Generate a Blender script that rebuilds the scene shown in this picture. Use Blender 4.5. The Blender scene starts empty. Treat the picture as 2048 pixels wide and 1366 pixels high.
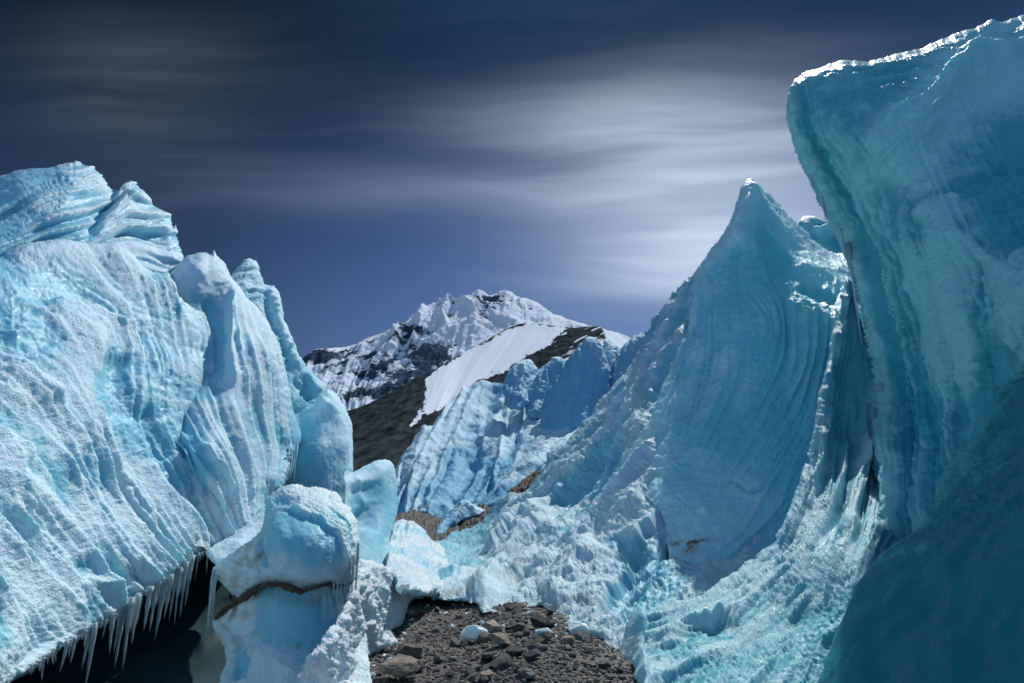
import bpy, math, random
import numpy as np
from mathutils import Vector, Matrix

# ------------------------------------------------------------------ camera, sky, sun, exposure
FPX, CX, CY = 1220.0, 1024.0, 683.0
PITCH = math.radians(13.7)
EYE = 1.7
scene = bpy.context.scene
COL = scene.collection
cam_d = bpy.data.cameras.new("camera"); cam = bpy.data.objects.new("camera", cam_d); COL.objects.link(cam)
cam.location = (0, 0, EYE); cam.rotation_euler = (math.radians(90) + PITCH, 0, 0)
cam_d.sensor_width = 36.0; cam_d.lens = 36.0 * FPX / 2048.0
cam_d.clip_start = 0.05; cam_d.clip_end = 30000
scene.camera = cam

SUN_AZ, SUN_EL = math.radians(28), math.radians(50)
SUN_STR, SKY_STR, EXPO = 3.0, 0.13, 0.35
sun_d = bpy.data.lights.new("sun", 'SUN'); sun = bpy.data.objects.new("sun", sun_d); COL.objects.link(sun)
sun_d.energy = SUN_STR; sun_d.angle = math.radians(0.6); sun_d.color = (1.0, 0.975, 0.95)
sv = Vector((math.sin(SUN_AZ) * math.cos(SUN_EL), math.cos(SUN_AZ) * math.cos(SUN_EL), math.sin(SUN_EL)))
sun.rotation_euler = sv.to_track_quat('Z', 'Y').to_euler()
sun.location = (20, 20, 40)
scene.view_settings.view_transform = 'Standard'; scene.view_settings.look = 'None'
scene.view_settings.exposure = EXPO; scene.view_settings.gamma = 1
scene.view_settings.use_curve_mapping = False

def pxdir(px, py):
    x = (px - CX) / FPX; u = (CY - py) / FPX
    v = Vector((x, math.cos(PITCH) - math.sin(PITCH) * u, math.sin(PITCH) + math.cos(PITCH) * u))
    return v.normalized()

def build_world():
    w = bpy.data.worlds.new("World"); scene.world = w; w.use_nodes = True
    nt = w.node_tree; N = nt.nodes; L = nt.links; N.clear()
    out = N.new('ShaderNodeOutputWorld'); bg = N.new('ShaderNodeBackground')
    L.new(bg.outputs[0], out.inputs[0]); bg.inputs[1].default_value = SKY_STR
    sky = N.new('ShaderNodeTexSky'); sky.sky_type = 'NISHITA'; sky.sun_disc = False
    sky.sun_elevation = SUN_EL; sky.sun_rotation = SUN_AZ; sky.altitude = 5000; sky.air_density = 1.0
    sky.dust_density = 0.2; sky.ozone_density = 2.0
    tc = N.new('ShaderNodeTexCoord')
    def M(op, a, b=None, c=None):
        n = N.new('ShaderNodeMath'); n.operation = op
        for i, v in enumerate((a, b, c)):
            if v is None: continue
            if isinstance(v, (int, float)): n.inputs[i].default_value = v
            else: L.new(v, n.inputs[i])
        return n.outputs[0]
    sep = N.new('ShaderNodeSeparateXYZ'); L.new(tc.outputs['Generated'], sep.inputs[0])
    X, Y, Z = sep.outputs
    Yc = M('MAXIMUM', Y, 0.12)
    az = M('DIVIDE', X, Yc); tz = M('DIVIDE', Z, Yc); el = M('ARCSINE', Z)
    wn = N.new('ShaderNodeTexNoise'); wn.inputs['Scale'].default_value = 1; wn.inputs['Detail'].default_value = 1
    wc = N.new('ShaderNodeCombineXYZ'); L.new(M('MULTIPLY', az, 2.2), wc.inputs[0]); L.new(M('MULTIPLY', tz, 3.0), wc.inputs[1]); L.new(wc.outputs[0], wn.inputs['Vector'])
    # streaks fan out a little from low on the right
    tzw = M('ADD', M('ADD', tz, M('MULTIPLY', M('SUBTRACT', wn.outputs[0], 0.5), 0.11)), M('MULTIPLY', M('MULTIPLY', M('SUBTRACT', az, 0.6), M('SUBTRACT', tz, 0.35)), -0.22))
    def blob(px, py, wx, wy):          # soft cloud bank around a compass bearing and height
        d = pxdir(px, py); a0 = d.x / d.y; e0 = d.z / d.y
        u = M('DIVIDE', M('SUBTRACT', az, a0), wx); v = M('DIVIDE', M('SUBTRACT', tz, e0), wy)
        r = M('ADD', M('MULTIPLY', u, u), M('MULTIPLY', v, v))
        return M('POWER', 2.718, M('MULTIPLY', r, -1.0))
    def streak(sx, sy, seed, det=3, lo=0.45, hi=0.75, tilt=0.0):
        cmb = N.new('ShaderNodeCombineXYZ')
        L.new(M('MULTIPLY', az, sx), cmb.inputs[0])
        L.new(M('MULTIPLY', M('ADD', tzw, M('MULTIPLY', az, tilt)), sy), cmb.inputs[1]); cmb.inputs[2].default_value = seed
        n = N.new('ShaderNodeTexNoise'); n.inputs['Scale'].default_value = 1; n.inputs['Detail'].default_value = det
        n.inputs['Roughness'].default_value = 0.5; n.inputs['Distortion'].default_value = 0.25
        L.new(cmb.outputs[0], n.inputs['Vector'])
        mr = N.new('ShaderNodeMapRange'); mr.interpolation_type = 'SMOOTHSTEP'
        mr.inputs[1].default_value = lo; mr.inputs[2].default_value = hi
        L.new(n.outputs[0], mr.inputs[0]); return mr.outputs[0]
    big = streak(1.3, 6, 3.1, 2, 0.3, 0.72, 0.05)
    mid = streak(2.2, 17, 8.3, 3, 0.38, 0.74, 0.03)
    fine = streak(3.0, 60, 5.7, 3, 0.3, 0.8)
    core = blob(1480, 395, 0.32, 0.20)
    core2 = blob(1340, 500, 0.20, 0.08)
    core3 = blob(1220, 250, 0.26, 0.07)
    low = blob(900, 380, 0.30, 0.05)
    lf = blob(300, 270, 0.26, 0.17)
    lf2 = blob(250, 90, 0.22, 0.12)
    cov = M('ADD', M('MULTIPLY', core, 0.95), M('MULTIPLY', core3, 0.35))
    cov = M('ADD', cov, M('MULTIPLY', core2, 0.60))
    cov = M('ADD', cov, M('MULTIPLY', low, 0.16))
    tex = M('ADD', M('MULTIPLY', big, 0.34), M('ADD', M('MULTIPLY', mid, 0.30), M('MULTIPLY', fine, 0.05)))
    cl = M('MULTIPLY', cov, M('ADD', 0.46, tex))
    cl = M('ADD', cl, M('MULTIPLY', M('MULTIPLY', M('MULTIPLY', tex, tex), 0.045), M('MULTIPLY', blob(1024, 330, 0.9, 0.35), 1.0)))
    grey = M('MULTIPLY', M('MULTIPLY', M('ADD', lf, M('MULTIPLY', lf2, 0.9)), M('ADD', 0.3, tex)), 0.075)
    # deep high-altitude blue: bright near the ridge line, almost navy at frame top; unseen zenith brightened as added fill light
    ramp = N.new('ShaderNodeValToRGB'); L.new(M('DIVIDE', el, 1.5708), ramp.inputs[0])
    cr = ramp.color_ramp; cr.interpolation = 'B_SPLINE'
    stops = [(0.0, (0.16, 0.30, 0.56)), (0.16, (0.088, 0.180, 0.41)), (0.25, (0.050, 0.115, 0.285)), (0.34, (0.020, 0.052, 0.13)),
             (0.44, (0.008, 0.026, 0.062)), (0.55, (0.02, 0.06, 0.13)), (0.7, (0.16, 0.36, 0.50)), (1.0, (0.30, 0.55, 0.70))]
    cr.elements[0].position = 0; cr.elements[0].color = (*stops[0][1], 1)
    cr.elements[1].position = 1; cr.elements[1].color = (*stops[-1][1], 1)
    for p, c in stops[1:-1]:
        e = cr.elements.new(p); e.color = (*c, 1)
    def mixc(f, a, b, mode='MIX'):
        n = N.new('ShaderNodeMix'); n.data_type = 'RGBA'; n.blend_type = mode
        if isinstance(f, (int, float)): n.inputs[0].default_value = f
        else: L.new(f, n.inputs[0])
        for k, v in ((6, a), (7, b)):
            if isinstance(v, tuple): n.inputs[k].default_value = (*v, 1)
            else: L.new(v, n.inputs[k])
        return n.outputs[2]
    # darker towards the far left bearing
    mr = N.new('ShaderNodeMapRange'); mr.inputs[1].default_value = -0.75; mr.inputs[2].default_value = 0.1
    mr.inputs[3].default_value = 0.30; mr.inputs[4].default_value = 1.0; L.new(az, mr.inputs[0]); mr.interpolation_type = 'SMOOTHSTEP'
    dark = M('MAXIMUM', mr.outputs[0], M('SUBTRACT', 1.0, M('MULTIPLY', M('GREATER_THAN', Y, -5.0), 1.0)))
    vm = N.new('ShaderNodeVectorMath'); vm.operation = 'SCALE'; L.new(ramp.outputs[0], vm.inputs[0]); L.new(dark, vm.inputs['Scale'])
    c = mixc(cl, vm.outputs[0], (0.62, 0.74, 0.92)) 
    c = mixc(grey, c, (0.50, 0.64, 0.76))
    # scale into the physical sky's range, then hand over to the plain sky behind the camera
    sc_ = N.new('ShaderNodeVectorMath'); sc_.operation = 'SCALE'; L.new(c, sc_.inputs[0]); sc_.inputs['Scale'].default_value = 1.0 / SKY_STR / (2 ** EXPO)
    back = N.new('ShaderNodeMapRange'); back.interpolation_type = 'SMOOTHSTEP'
    back.inputs[1].default_value = 0.25; back.inputs[2].default_value = -0.35; L.new(Y, back.inputs[0])
    dim = N.new('ShaderNodeVectorMath'); dim.operation = 'SCALE'; L.new(sky.outputs[0], dim.inputs[0]); dim.inputs['Scale'].default_value = 1.0
    c = mixc(back.outputs[0], sc_.outputs[0], dim.outputs[0])
    L.new(c, bg.inputs[0])
build_world()
scene.cycles.max_bounces = 6; scene.cycles.diffuse_bounces = 4; scene.cycles.glossy_bounces = 2
scene.cycles.transmission_bounces = 3; scene.cycles.caustics_reflective = False; scene.cycles.caustics_refractive = False

# ------------------------------------------------------------------ helpers
rs = np.random.RandomState(7)
PERM = rs.permutation(256); PERM = np.concatenate([PERM, PERM, PERM]).astype(np.int32)
G3 = rs.randn(256, 3); G3 /= np.linalg.norm(G3, axis=1)[:, None]; G3 = G3.astype(np.float32)

def noise3(x, y, z):
    x = np.asarray(x, np.float32); y = np.asarray(y, np.float32) + x * 0; z = np.asarray(z, np.float32) + x * 0
    xi = np.floor(x); yi = np.floor(y); zi = np.floor(z)
    xf = x - xi; yf = y - yi; zf = z - zi
    xi = xi.astype(np.int32) & 255; yi = yi.astype(np.int32) & 255; zi = zi.astype(np.int32) & 255
    u = xf * xf * xf * (xf * (xf * 6 - 15) + 10); v = yf * yf * yf * (yf * (yf * 6 - 15) + 10); w = zf * zf * zf * (zf * (zf * 6 - 15) + 10)
    def g(i, j, k):
        h = PERM[PERM[PERM[xi + i] + yi + j] + zi + k]
        q = G3[h]
        return q[:, 0] * (xf - i) + q[:, 1] * (yf - j) + q[:, 2] * (zf - k)
    def lp(a, b, t): return a + t * (b - a)
    return 1.5 * lp(lp(lp(g(0,0,0), g(1,0,0), u), lp(g(0,1,0), g(1,1,0), u), v),
                    lp(lp(g(0,0,1), g(1,0,1), u), lp(g(0,1,1), g(1,1,1), u), v), w)

def fbm(P, scale, octaves=3, seed=0.0, rough=0.5):
    a, f, s = 1.0, 1.0 / scale, 0
    for o in range(octaves):
        s = s + a * noise3(P[:, 0] * f + seed + o * 7.3, P[:, 1] * f - seed, P[:, 2] * f + 2.1 * seed)
        a *= rough; f *= 2.03
    return s

def ridged(P, scale, octaves=3, seed=0.0, rough=0.5):
    a, f, s = 1.0, 1.0 / scale, 0
    for o in range(octaves):
        n = noise3(P[:, 0] * f + seed + o * 3.7, P[:, 1] * f - seed, P[:, 2] * f + seed * 1.7)
        s = s + a * (1 - 2 * np.abs(n)); a *= rough; f *= 2.1
    return s

def smooth(a, b, x):
    t = np.clip((x - a) / (b - a), 0, 1); return t * t * (3 - 2 * t)

def unproject(px, py, d):
    """point whose forward distance on the ground is d, seen from the eye towards the given bearing"""
    x = (px - CX) / FPX; u = (CY - py) / FPX
    Y = math.cos(PITCH) - math.sin(PITCH) * u; Z = math.sin(PITCH) + math.cos(PITCH) * u
    k = d / Y
    return np.stack([x * k, d + 0 * k, EYE + Z * k], -1)

def ground_d(py, z=0.0):
    u = (CY - py) / FPX
    Y = math.cos(PITCH) - math.sin(PITCH) * u; Z = math.sin(PITCH) + math.cos(PITCH) * u
    return (z - EYE) * Y / Z

def tps(cp, cv, gx, gy):
    """thin-plate interpolation of scattered values; evaluated on a grid of any shape"""
    cp = np.asarray(cp, float) / 500.0; cv = np.asarray(cv, float); n = len(cp)
    def U(r2): return r2 * np.log(r2 + 1e-9)
    K = U(((cp[:, None] - cp[None]) ** 2).sum(-1)) + np.eye(n) * 2e-3
    Pm = np.c_[np.ones(n), cp]
    A = np.block([[K, Pm], [Pm.T, np.zeros((3, 3))]])
    sol = np.linalg.solve(A, np.r_[cv, 0, 0, 0])
    q = np.stack([gx.ravel(), gy.ravel()], -1) / 500.0
    r = np.zeros(len(q))
    for i in range(n): r += sol[i] * U(((q - cp[i]) ** 2).sum(1))
    r += sol[n] + q @ sol[n + 1:]
    return r.reshape(gx.shape)

def upsample(c, ny, nx, ky, kx):
    """cubic lookup of a coarse grid"""
    def W(k, n):
        i = np.clip(np.floor(k).astype(int), 0, n - 2); t = k - i; M = np.zeros((len(k), n)); r = np.arange(len(k))
        w = [(1 - t) ** 3 / 6, (3 * t ** 3 - 6 * t ** 2 + 4) / 6, (-3 * t ** 3 + 3 * t ** 2 + 3 * t + 1) / 6, t ** 3 / 6]
        for q in range(4): np.add.at(M, (r, np.clip(i - 1 + q, 0, n - 1)), w[q])
        return M
    return W(ky, c.shape[0]) @ c @ W(kx, c.shape[1]).T

def crspline(pts, n=5, closed=True):
    P = np.array([p[:2] for p in pts], float); m = len(P); out = []; fl = []
    flags = [(p[2] if len(p) > 2 else 1) for p in pts]
    rng = range(m) if closed else range(m - 1)
    for i in rng:
        if closed: p0, p1, p2, p3 = P[i - 1], P[i], P[(i + 1) % m], P[(i + 2) % m]
        else: p0, p1, p2, p3 = P[max(i - 1, 0)], P[i], P[i + 1], P[min(i + 2, m - 1)]
        for k in range(n):
            t = k / n
            q = 0.5 * ((2 * p1) + (-p0 + p2) * t + (2 * p0 - 5 * p1 + 4 * p2 - p3) * t * t + (-p0 + 3 * p1 - 3 * p2 + p3) * t ** 3)
            out.append(0.5 * q + 0.5 * (p1 * (1 - t) + p2 * t)); fl.append(flags[i])
    if not closed: out.append(P[-1]); fl.append(flags[-1])
    return np.array(out), np.array(fl)

def seg_dist(qx, qy, A, B):
    """distance, nearest point, signed side and arc position of query points to a chain of segments"""
    best = np.full(qx.shape, 1e9); bx = np.zeros_like(best); by = np.zeros_like(best); side = np.zeros_like(best); arc = np.zeros_like(best)
    n = len(A)
    for i in range(n):
        ax, ay = A[i]; dx, dy = B[i] - A[i]; L2 = dx * dx + dy * dy + 1e-9
        t = np.clip(((qx - ax) * dx + (qy - ay) * dy) / L2, 0, 1)
        cx = ax + t * dx; cy = ay + t * dy
        d = (qx - cx) ** 2 + (qy - cy) ** 2
        m = d < best
        best = np.where(m, d, best); bx = np.where(m, cx, bx); by = np.where(m, cy, by)
        side = np.where(m, dx * (qy - ay) - dy * (qx - ax), side); arc = np.where(m, (i + t) / n, arc)
    return np.sqrt(best), bx, by, side, arc

def depth_cp(pts):
    cp = []; cv = []
    for p in pts:
        d = ground_d(p[1], p[3]) if p[2] == 'z' else p[2]
        cp.append(p[:2]); cv.append(math.log(d))
    return cp, cv

def relief(outline, depth, step=2.6, rim=40, rimk=1.2, thick=2.0, bulge=0.0, guides=None, flutes=(), strokes=(),
           lumps=(), grain=(0.05, 0.008), crust=0.5, crust_pts=None, dirt_pts=None, crust_h=6.0, crust_n=0.4, jitter=2.0,
           flute_mask=None, grain_mask=None, fn=None, stroke_k=1.0, edge=0.25):
    """a solid body of ice: a modelled front skin, rounded over its free edges, closed by a thick back"""
    out, fl = crspline(outline)
    if jitter:
        s = np.cumsum(np.r_[0, np.linalg.norm(np.diff(out, axis=0), axis=1)])
        jx = noise3(s / 17, s * 0 + out[0, 0], s * 0 + 1.3) + 0.6 * noise3(s / 6, s * 0 + 5.1, s * 0); jy = noise3(s / 17, s * 0 + out[0, 0], s * 0 + 9.3) + 0.6 * noise3(s / 6, s * 0 + 8.1, s * 0)
        out = out + np.stack([jx, jy], -1) * jitter
    x0, y0 = out.min(0) - step * 2; x1, y1 = out.max(0) + step * 2
    xs = np.arange(x0, x1 + step, step); ys = np.arange(y0, y1 + step, step)
    cs = step * 5
    cxs = np.arange(x0, x1 + cs * 2, cs); cys = np.arange(y0, y1 + cs * 2, cs)
    CGX, CGY = np.meshgrid(cxs, cys)
    def up(c): return upsample(c, len(ys), len(xs), (ys - y0) / cs, (xs - x0) / cs)
    GX, GY = np.meshgrid(xs, ys)
    # inside test, one row at a time
    inside = np.zeros(GX.shape, bool); A = out; B = np.roll(out, -1, 0)
    for r, y in enumerate(ys):
        m = (A[:, 1] <= y) != (B[:, 1] <= y)
        if not m.any(): continue
        xc = np.sort(A[m, 0] + (y - A[m, 1]) / (B[m, 1] - A[m, 1]) * (B[m, 0] - A[m, 0]))
        inside[r] = (np.searchsorted(xc, xs) % 2) == 1
    cell = inside[:-1, :-1] | inside[1:, :-1] | inside[:-1, 1:] | inside[1:, 1:]
    used = np.zeros_like(inside); used[:-1, :-1] |= cell; used[1:, :-1] |= cell; used[:-1, 1:] |= cell; used[1:, 1:] |= cell
    border = used & ~inside
    # distances: exact near the outline, interpolated deep inside
    e = up(seg_dist(CGX, CGY, A, B)[0]); near = used & (e < cs * 2.5)
    d_, bx, by, _, _ = seg_dist(GX[near], GY[near], A, B)
    e[near] = d_
    tmpx = GX.copy(); tmpy = GY.copy(); tmpx[near] = bx; tmpy[near] = by
    PX = np.where(border, tmpx, GX); PY = np.where(border, tmpy, GY); e = np.where(border, 0, e)
    m = fl > 0
    if m.any():
        er = up(seg_dist(CGX, CGY, A[m], B[m])[0]); er[near] = seg_dist(PX[near], PY[near], A[m], B[m])[0]
        wgt = np.interp(1, [0, 1], [0, 1])
    else: er = np.full(GX.shape, 1e4)
    idx = -np.ones(GX.shape, int); idx[used] = np.arange(used.sum())
    u = used
    X = PX[u]; Y = PY[u]; E = e[u]; ER = np.maximum(er[u], 0); BD = border[u]
    cp, cv = depth_cp(depth)
    D = np.exp(up(tps(cp, cv, CGX, CGY))[u])
    pxm = D / FPX
    q = 1 - np.clip(ER / rim, 0, 1)
    rr = rim * rimk * pxm * (1 - np.sqrt(np.clip(1 - q * q, 0, 1)))
    if bulge:
        q2 = 1 - np.clip(ER / (rim * 5), 0, 1); rr = rr + bulge * q2 ** 2
    DF = D + rr
    P = unproject(X, Y, DF)
    # faces
    cy, cx = np.nonzero(cell)
    a = idx[cy, cx]; b = idx[cy, cx + 1]; c = idx[cy + 1, cx + 1]; d = idx[cy + 1, cx]
    F = np.stack([a, d, c, b], -1)
    # heights along the skin's own normal
    H = np.zeros(len(X)); H1 = np.zeros(len(X))
    if guides:
        gp = []; gv = []
        for s, pts in guides:
            q_, _ = crspline(pts, 3, False)
            for p in q_[:: max(1, len(q_) // 12)]: gp.append(tuple(p)); gv.append(s)
        S = up(tps(gp, gv, CGX, CGY))[u]
        fm = 1.0 if flute_mask is None else np.clip(up(tps([p[:2] for p in flute_mask], [p[2] for p in flute_mask], CGX, CGY))[u], 0, 1)
        for freq, amp, L, seed, kind in flutes:
            wv = 0.30 * noise3(X / 110, Y / 110, S * 0 + seed) + 0.02 * noise3(X / 22, Y / 22, S * 0 + seed)
            n = noise3(S * freq + wv * min(freq, 1.5), X / L + seed, Y / L)
            if kind == 'r': h = 1 - 2.2 * np.abs(n)
            elif kind == 's':                       # layered lips: slow rise, sudden drop
                ph = (S * freq + wv * 1.2 + 0.35 * noise3(X / L, Y / L, S * 0.3 + seed) + 0.6 * noise3(S * freq * 0.5, S * 0 + seed, S * 0)) % 1.0
                h = np.where(ph < 0.8, ph / 0.8, (1 - ph) / 0.2) ** 1.6 * 2 - 1
                h = h * np.clip(0.5 + 1.6 * noise3(X / (L * 0.5) + 3, Y / (L * 0.5), S * freq * 0.5 + seed), 0.05, 1.4)
            else: h = n * 1.4
            H1 += h * amp * pxm * fm
    for st in strokes:
        kind, w, hgt, pts = st
        pl, _ = crspline(pts, 4, False)
        m = (X > pl[:, 0].min() - 3.2 * w) & (X < pl[:, 0].max() + 3.2 * w) & (Y > pl[:, 1].min() - 3.2 * w) & (Y < pl[:, 1].max() + 3.2 * w)
        if not m.any(): continue
        wx = X[m] + 5 * noise3(X[m] / 26, Y[m] / 26, X[m] * 0 + w) + 2 * noise3(X[m] / 9, Y[m] / 9, X[m] * 0); wy = Y[m] + 5 * noise3(X[m] / 26, Y[m] / 26, X[m] * 0 + 7 + w) + 2 * noise3(X[m] / 9, Y[m] / 9, X[m] * 0 + 4)
        dd, _, _, sd, arc = seg_dist(wx, wy, pl[:-1], pl[1:])
        tp = smooth(0, 0.22, arc) * smooth(0, 0.22, 1 - arc)
        if kind == 'ridge': h = np.exp(-dd / w)
        elif kind == 'crack': h = -np.exp(-(dd / w) ** 2)
        elif kind == 'lump': h = np.exp(-(dd / w) ** 2); tp = 1
        elif kind == 'L': h = np.exp(-dd / w) * smooth(-5, 2, -dd * np.sign(sd))     # proud on the upper/left side of the line
        elif kind == 'R': h = np.exp(-dd / w) * smooth(-5, 2, dd * np.sign(sd))
        H1[m] += h * tp * hgt * pxm[m] * stroke_k
    HF = H1.copy()
    for sc_, amp, oc, seed, kind in lumps:
        f_ = ridged if kind == 'r' else fbm
        nz = f_(P, sc_, oc, seed)
        H1 += nz * amp
    ef = edge + (1 - edge) * smooth(0, rim, ER)
    gm = 1.0 if grain_mask is None else np.clip(up(tps([p[:2] for p in grain_mask], [p[2] for p in grain_mask], CGX, CGY))[u], 0, 1)
    gr = (fbm(P, grain[0], 3, 4.4, 0.6) * grain[1]) if grain[1] else 0
    tiny = fbm(P, grain[0] * 3.3, 2, 1.7) * grain[1] * 1.2 if grain[1] else 0
    H = H1 * ef + (gr + tiny) * gm
    if fn is not None: H = H + fn(X, Y, P, pxm)
    Nn = vnormals(P, F)
    toward = np.array([0, 0, EYE]) - P; toward /= np.linalg.norm(toward, axis=1)[:, None]
    Nd = Nn + toward * 0.15; Nd /= np.linalg.norm(Nd, axis=1)[:, None]
    P2 = P + Nd * H[:, None]
    # crust and dirt fields
    cr_ = np.full(len(X), float(crust))
    if crust_pts: cr_ = up(tps([p[:2] for p in crust_pts], [p[2] for p in crust_pts], CGX, CGY))[u]
    cr_ = cr_ + crust_h * 0.01 * HF / pxm + crust_n * fbm(P, float(np.median(pxm)) * 90, 3, 6.6)
    dt = np.zeros(len(X))
    if dirt_pts:
        for (dx, dy, rx, ry, k) in dirt_pts:
            g = np.exp(-(((X - dx) / rx) ** 2 + ((Y - dy) / ry) ** 2)); dt = np.maximum(dt, g * k)
        dt = dt * (0.5 + 1.0 * fbm(P, float(np.median(pxm)) * 22, 3, 2.2))
    # back
    inn = ~BD; n = len(X)
    eb = np.clip(E / 130.0, 0, 1); back = thick * np.sqrt(np.clip(1 - (1 - eb) ** 2, 0, 1))
    DB = np.maximum(DF, D) + back + 0.25 * rr
    PB = unproject(X, Y, DB)[inn]
    mp = np.arange(n); mp[inn] = n + np.arange(inn.sum())
    FB = mp[F][:, ::-1]
    verts = np.r_[P2, PB]; faces = np.r_[F, FB]
    return dict(v=verts, f=faces, crust=np.r_[cr_, cr_[inn]], dirt=np.r_[dt, dt[inn]])

def vnormals(P, F):
    d1 = P[F[:, 2]] - P[F[:, 0]]; d2 = P[F[:, 3]] - P[F[:, 1]]
    fn_ = np.cross(d1, d2); N = np.zeros_like(P)
    for k in range(4):
        for ax in range(3): N[:, ax] += np.bincount(F[:, k], fn_[:, ax], len(P))
    l = np.linalg.norm(N, axis=1); l[l == 0] = 1
    return N / l[:, None]

def mesh_obj(name, layers, mat, parent=None, smooth_=True, origin=None):
    """link one mesh object made of one or more closed shells"""
    V = []; Fq = []; C_ = []; Dt = []; off = 0
    for l in layers:
        V.append(l['v']); Fq.append(l['f'] + off); off += len(l['v'])
        C_.append(l.get('crust', np.full(len(l['v']), .5))); Dt.append(l.get('dirt', np.zeros(len(l['v']))))
    V = np.concatenate(V); Fq = np.concatenate(Fq)
    if parent is not None: origin = parent.location
    if origin is not None: V = V - np.array(origin)
    me = bpy.data.meshes.new(name)
    me.vertices.add(len(V)); me.vertices.foreach_set('co', V.astype(np.float32).ravel())
    k = Fq.shape[1]
    me.loops.add(Fq.size); me.loops.foreach_set('vertex_index', Fq.astype(np.int32).ravel())
    me.polygons.add(len(Fq)); me.polygons.foreach_set('loop_start', np.arange(0, Fq.size, k, dtype=np.int32))
    me.polygons.foreach_set('loop_total', np.full(len(Fq), k, dtype=np.int32))
    me.polygons.foreach_set('use_smooth', np.full(len(Fq), smooth_))
    for nm, arr in (('crust', C_), ('dirt', Dt)):
        at = me.attributes.new(nm, 'FLOAT', 'POINT'); at.data.foreach_set('value', np.concatenate(arr).astype(np.float32))
    me.update(calc_edges=True); me.validate()
    me.materials.append(mat)
    o = bpy.data.objects.new(name, me); COL.objects.link(o)
    if origin is not None and parent is None: o.location = origin
    if parent is not None:
        o.parent = parent
    return o

def empty(name, loc):
    o = bpy.data.objects.new(name, None); COL.objects.link(o); o.location = loc; o.empty_display_size = 0.3
    return o

def tag(o, label=None, cat=None, group=None, kind=None):
    if label: o['label'] = label
    if cat: o['category'] = cat
    if group: o['group'] = group
    if kind: o['kind'] = kind
    return o

# ------------------------------------------------------------------ materials
def nodes(name):
    m = bpy.data.materials.new(name); m.use_nodes = True; nt = m.node_tree
    return m, nt, nt.nodes, nt.links, nt.nodes['Principled BSDF']

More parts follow.
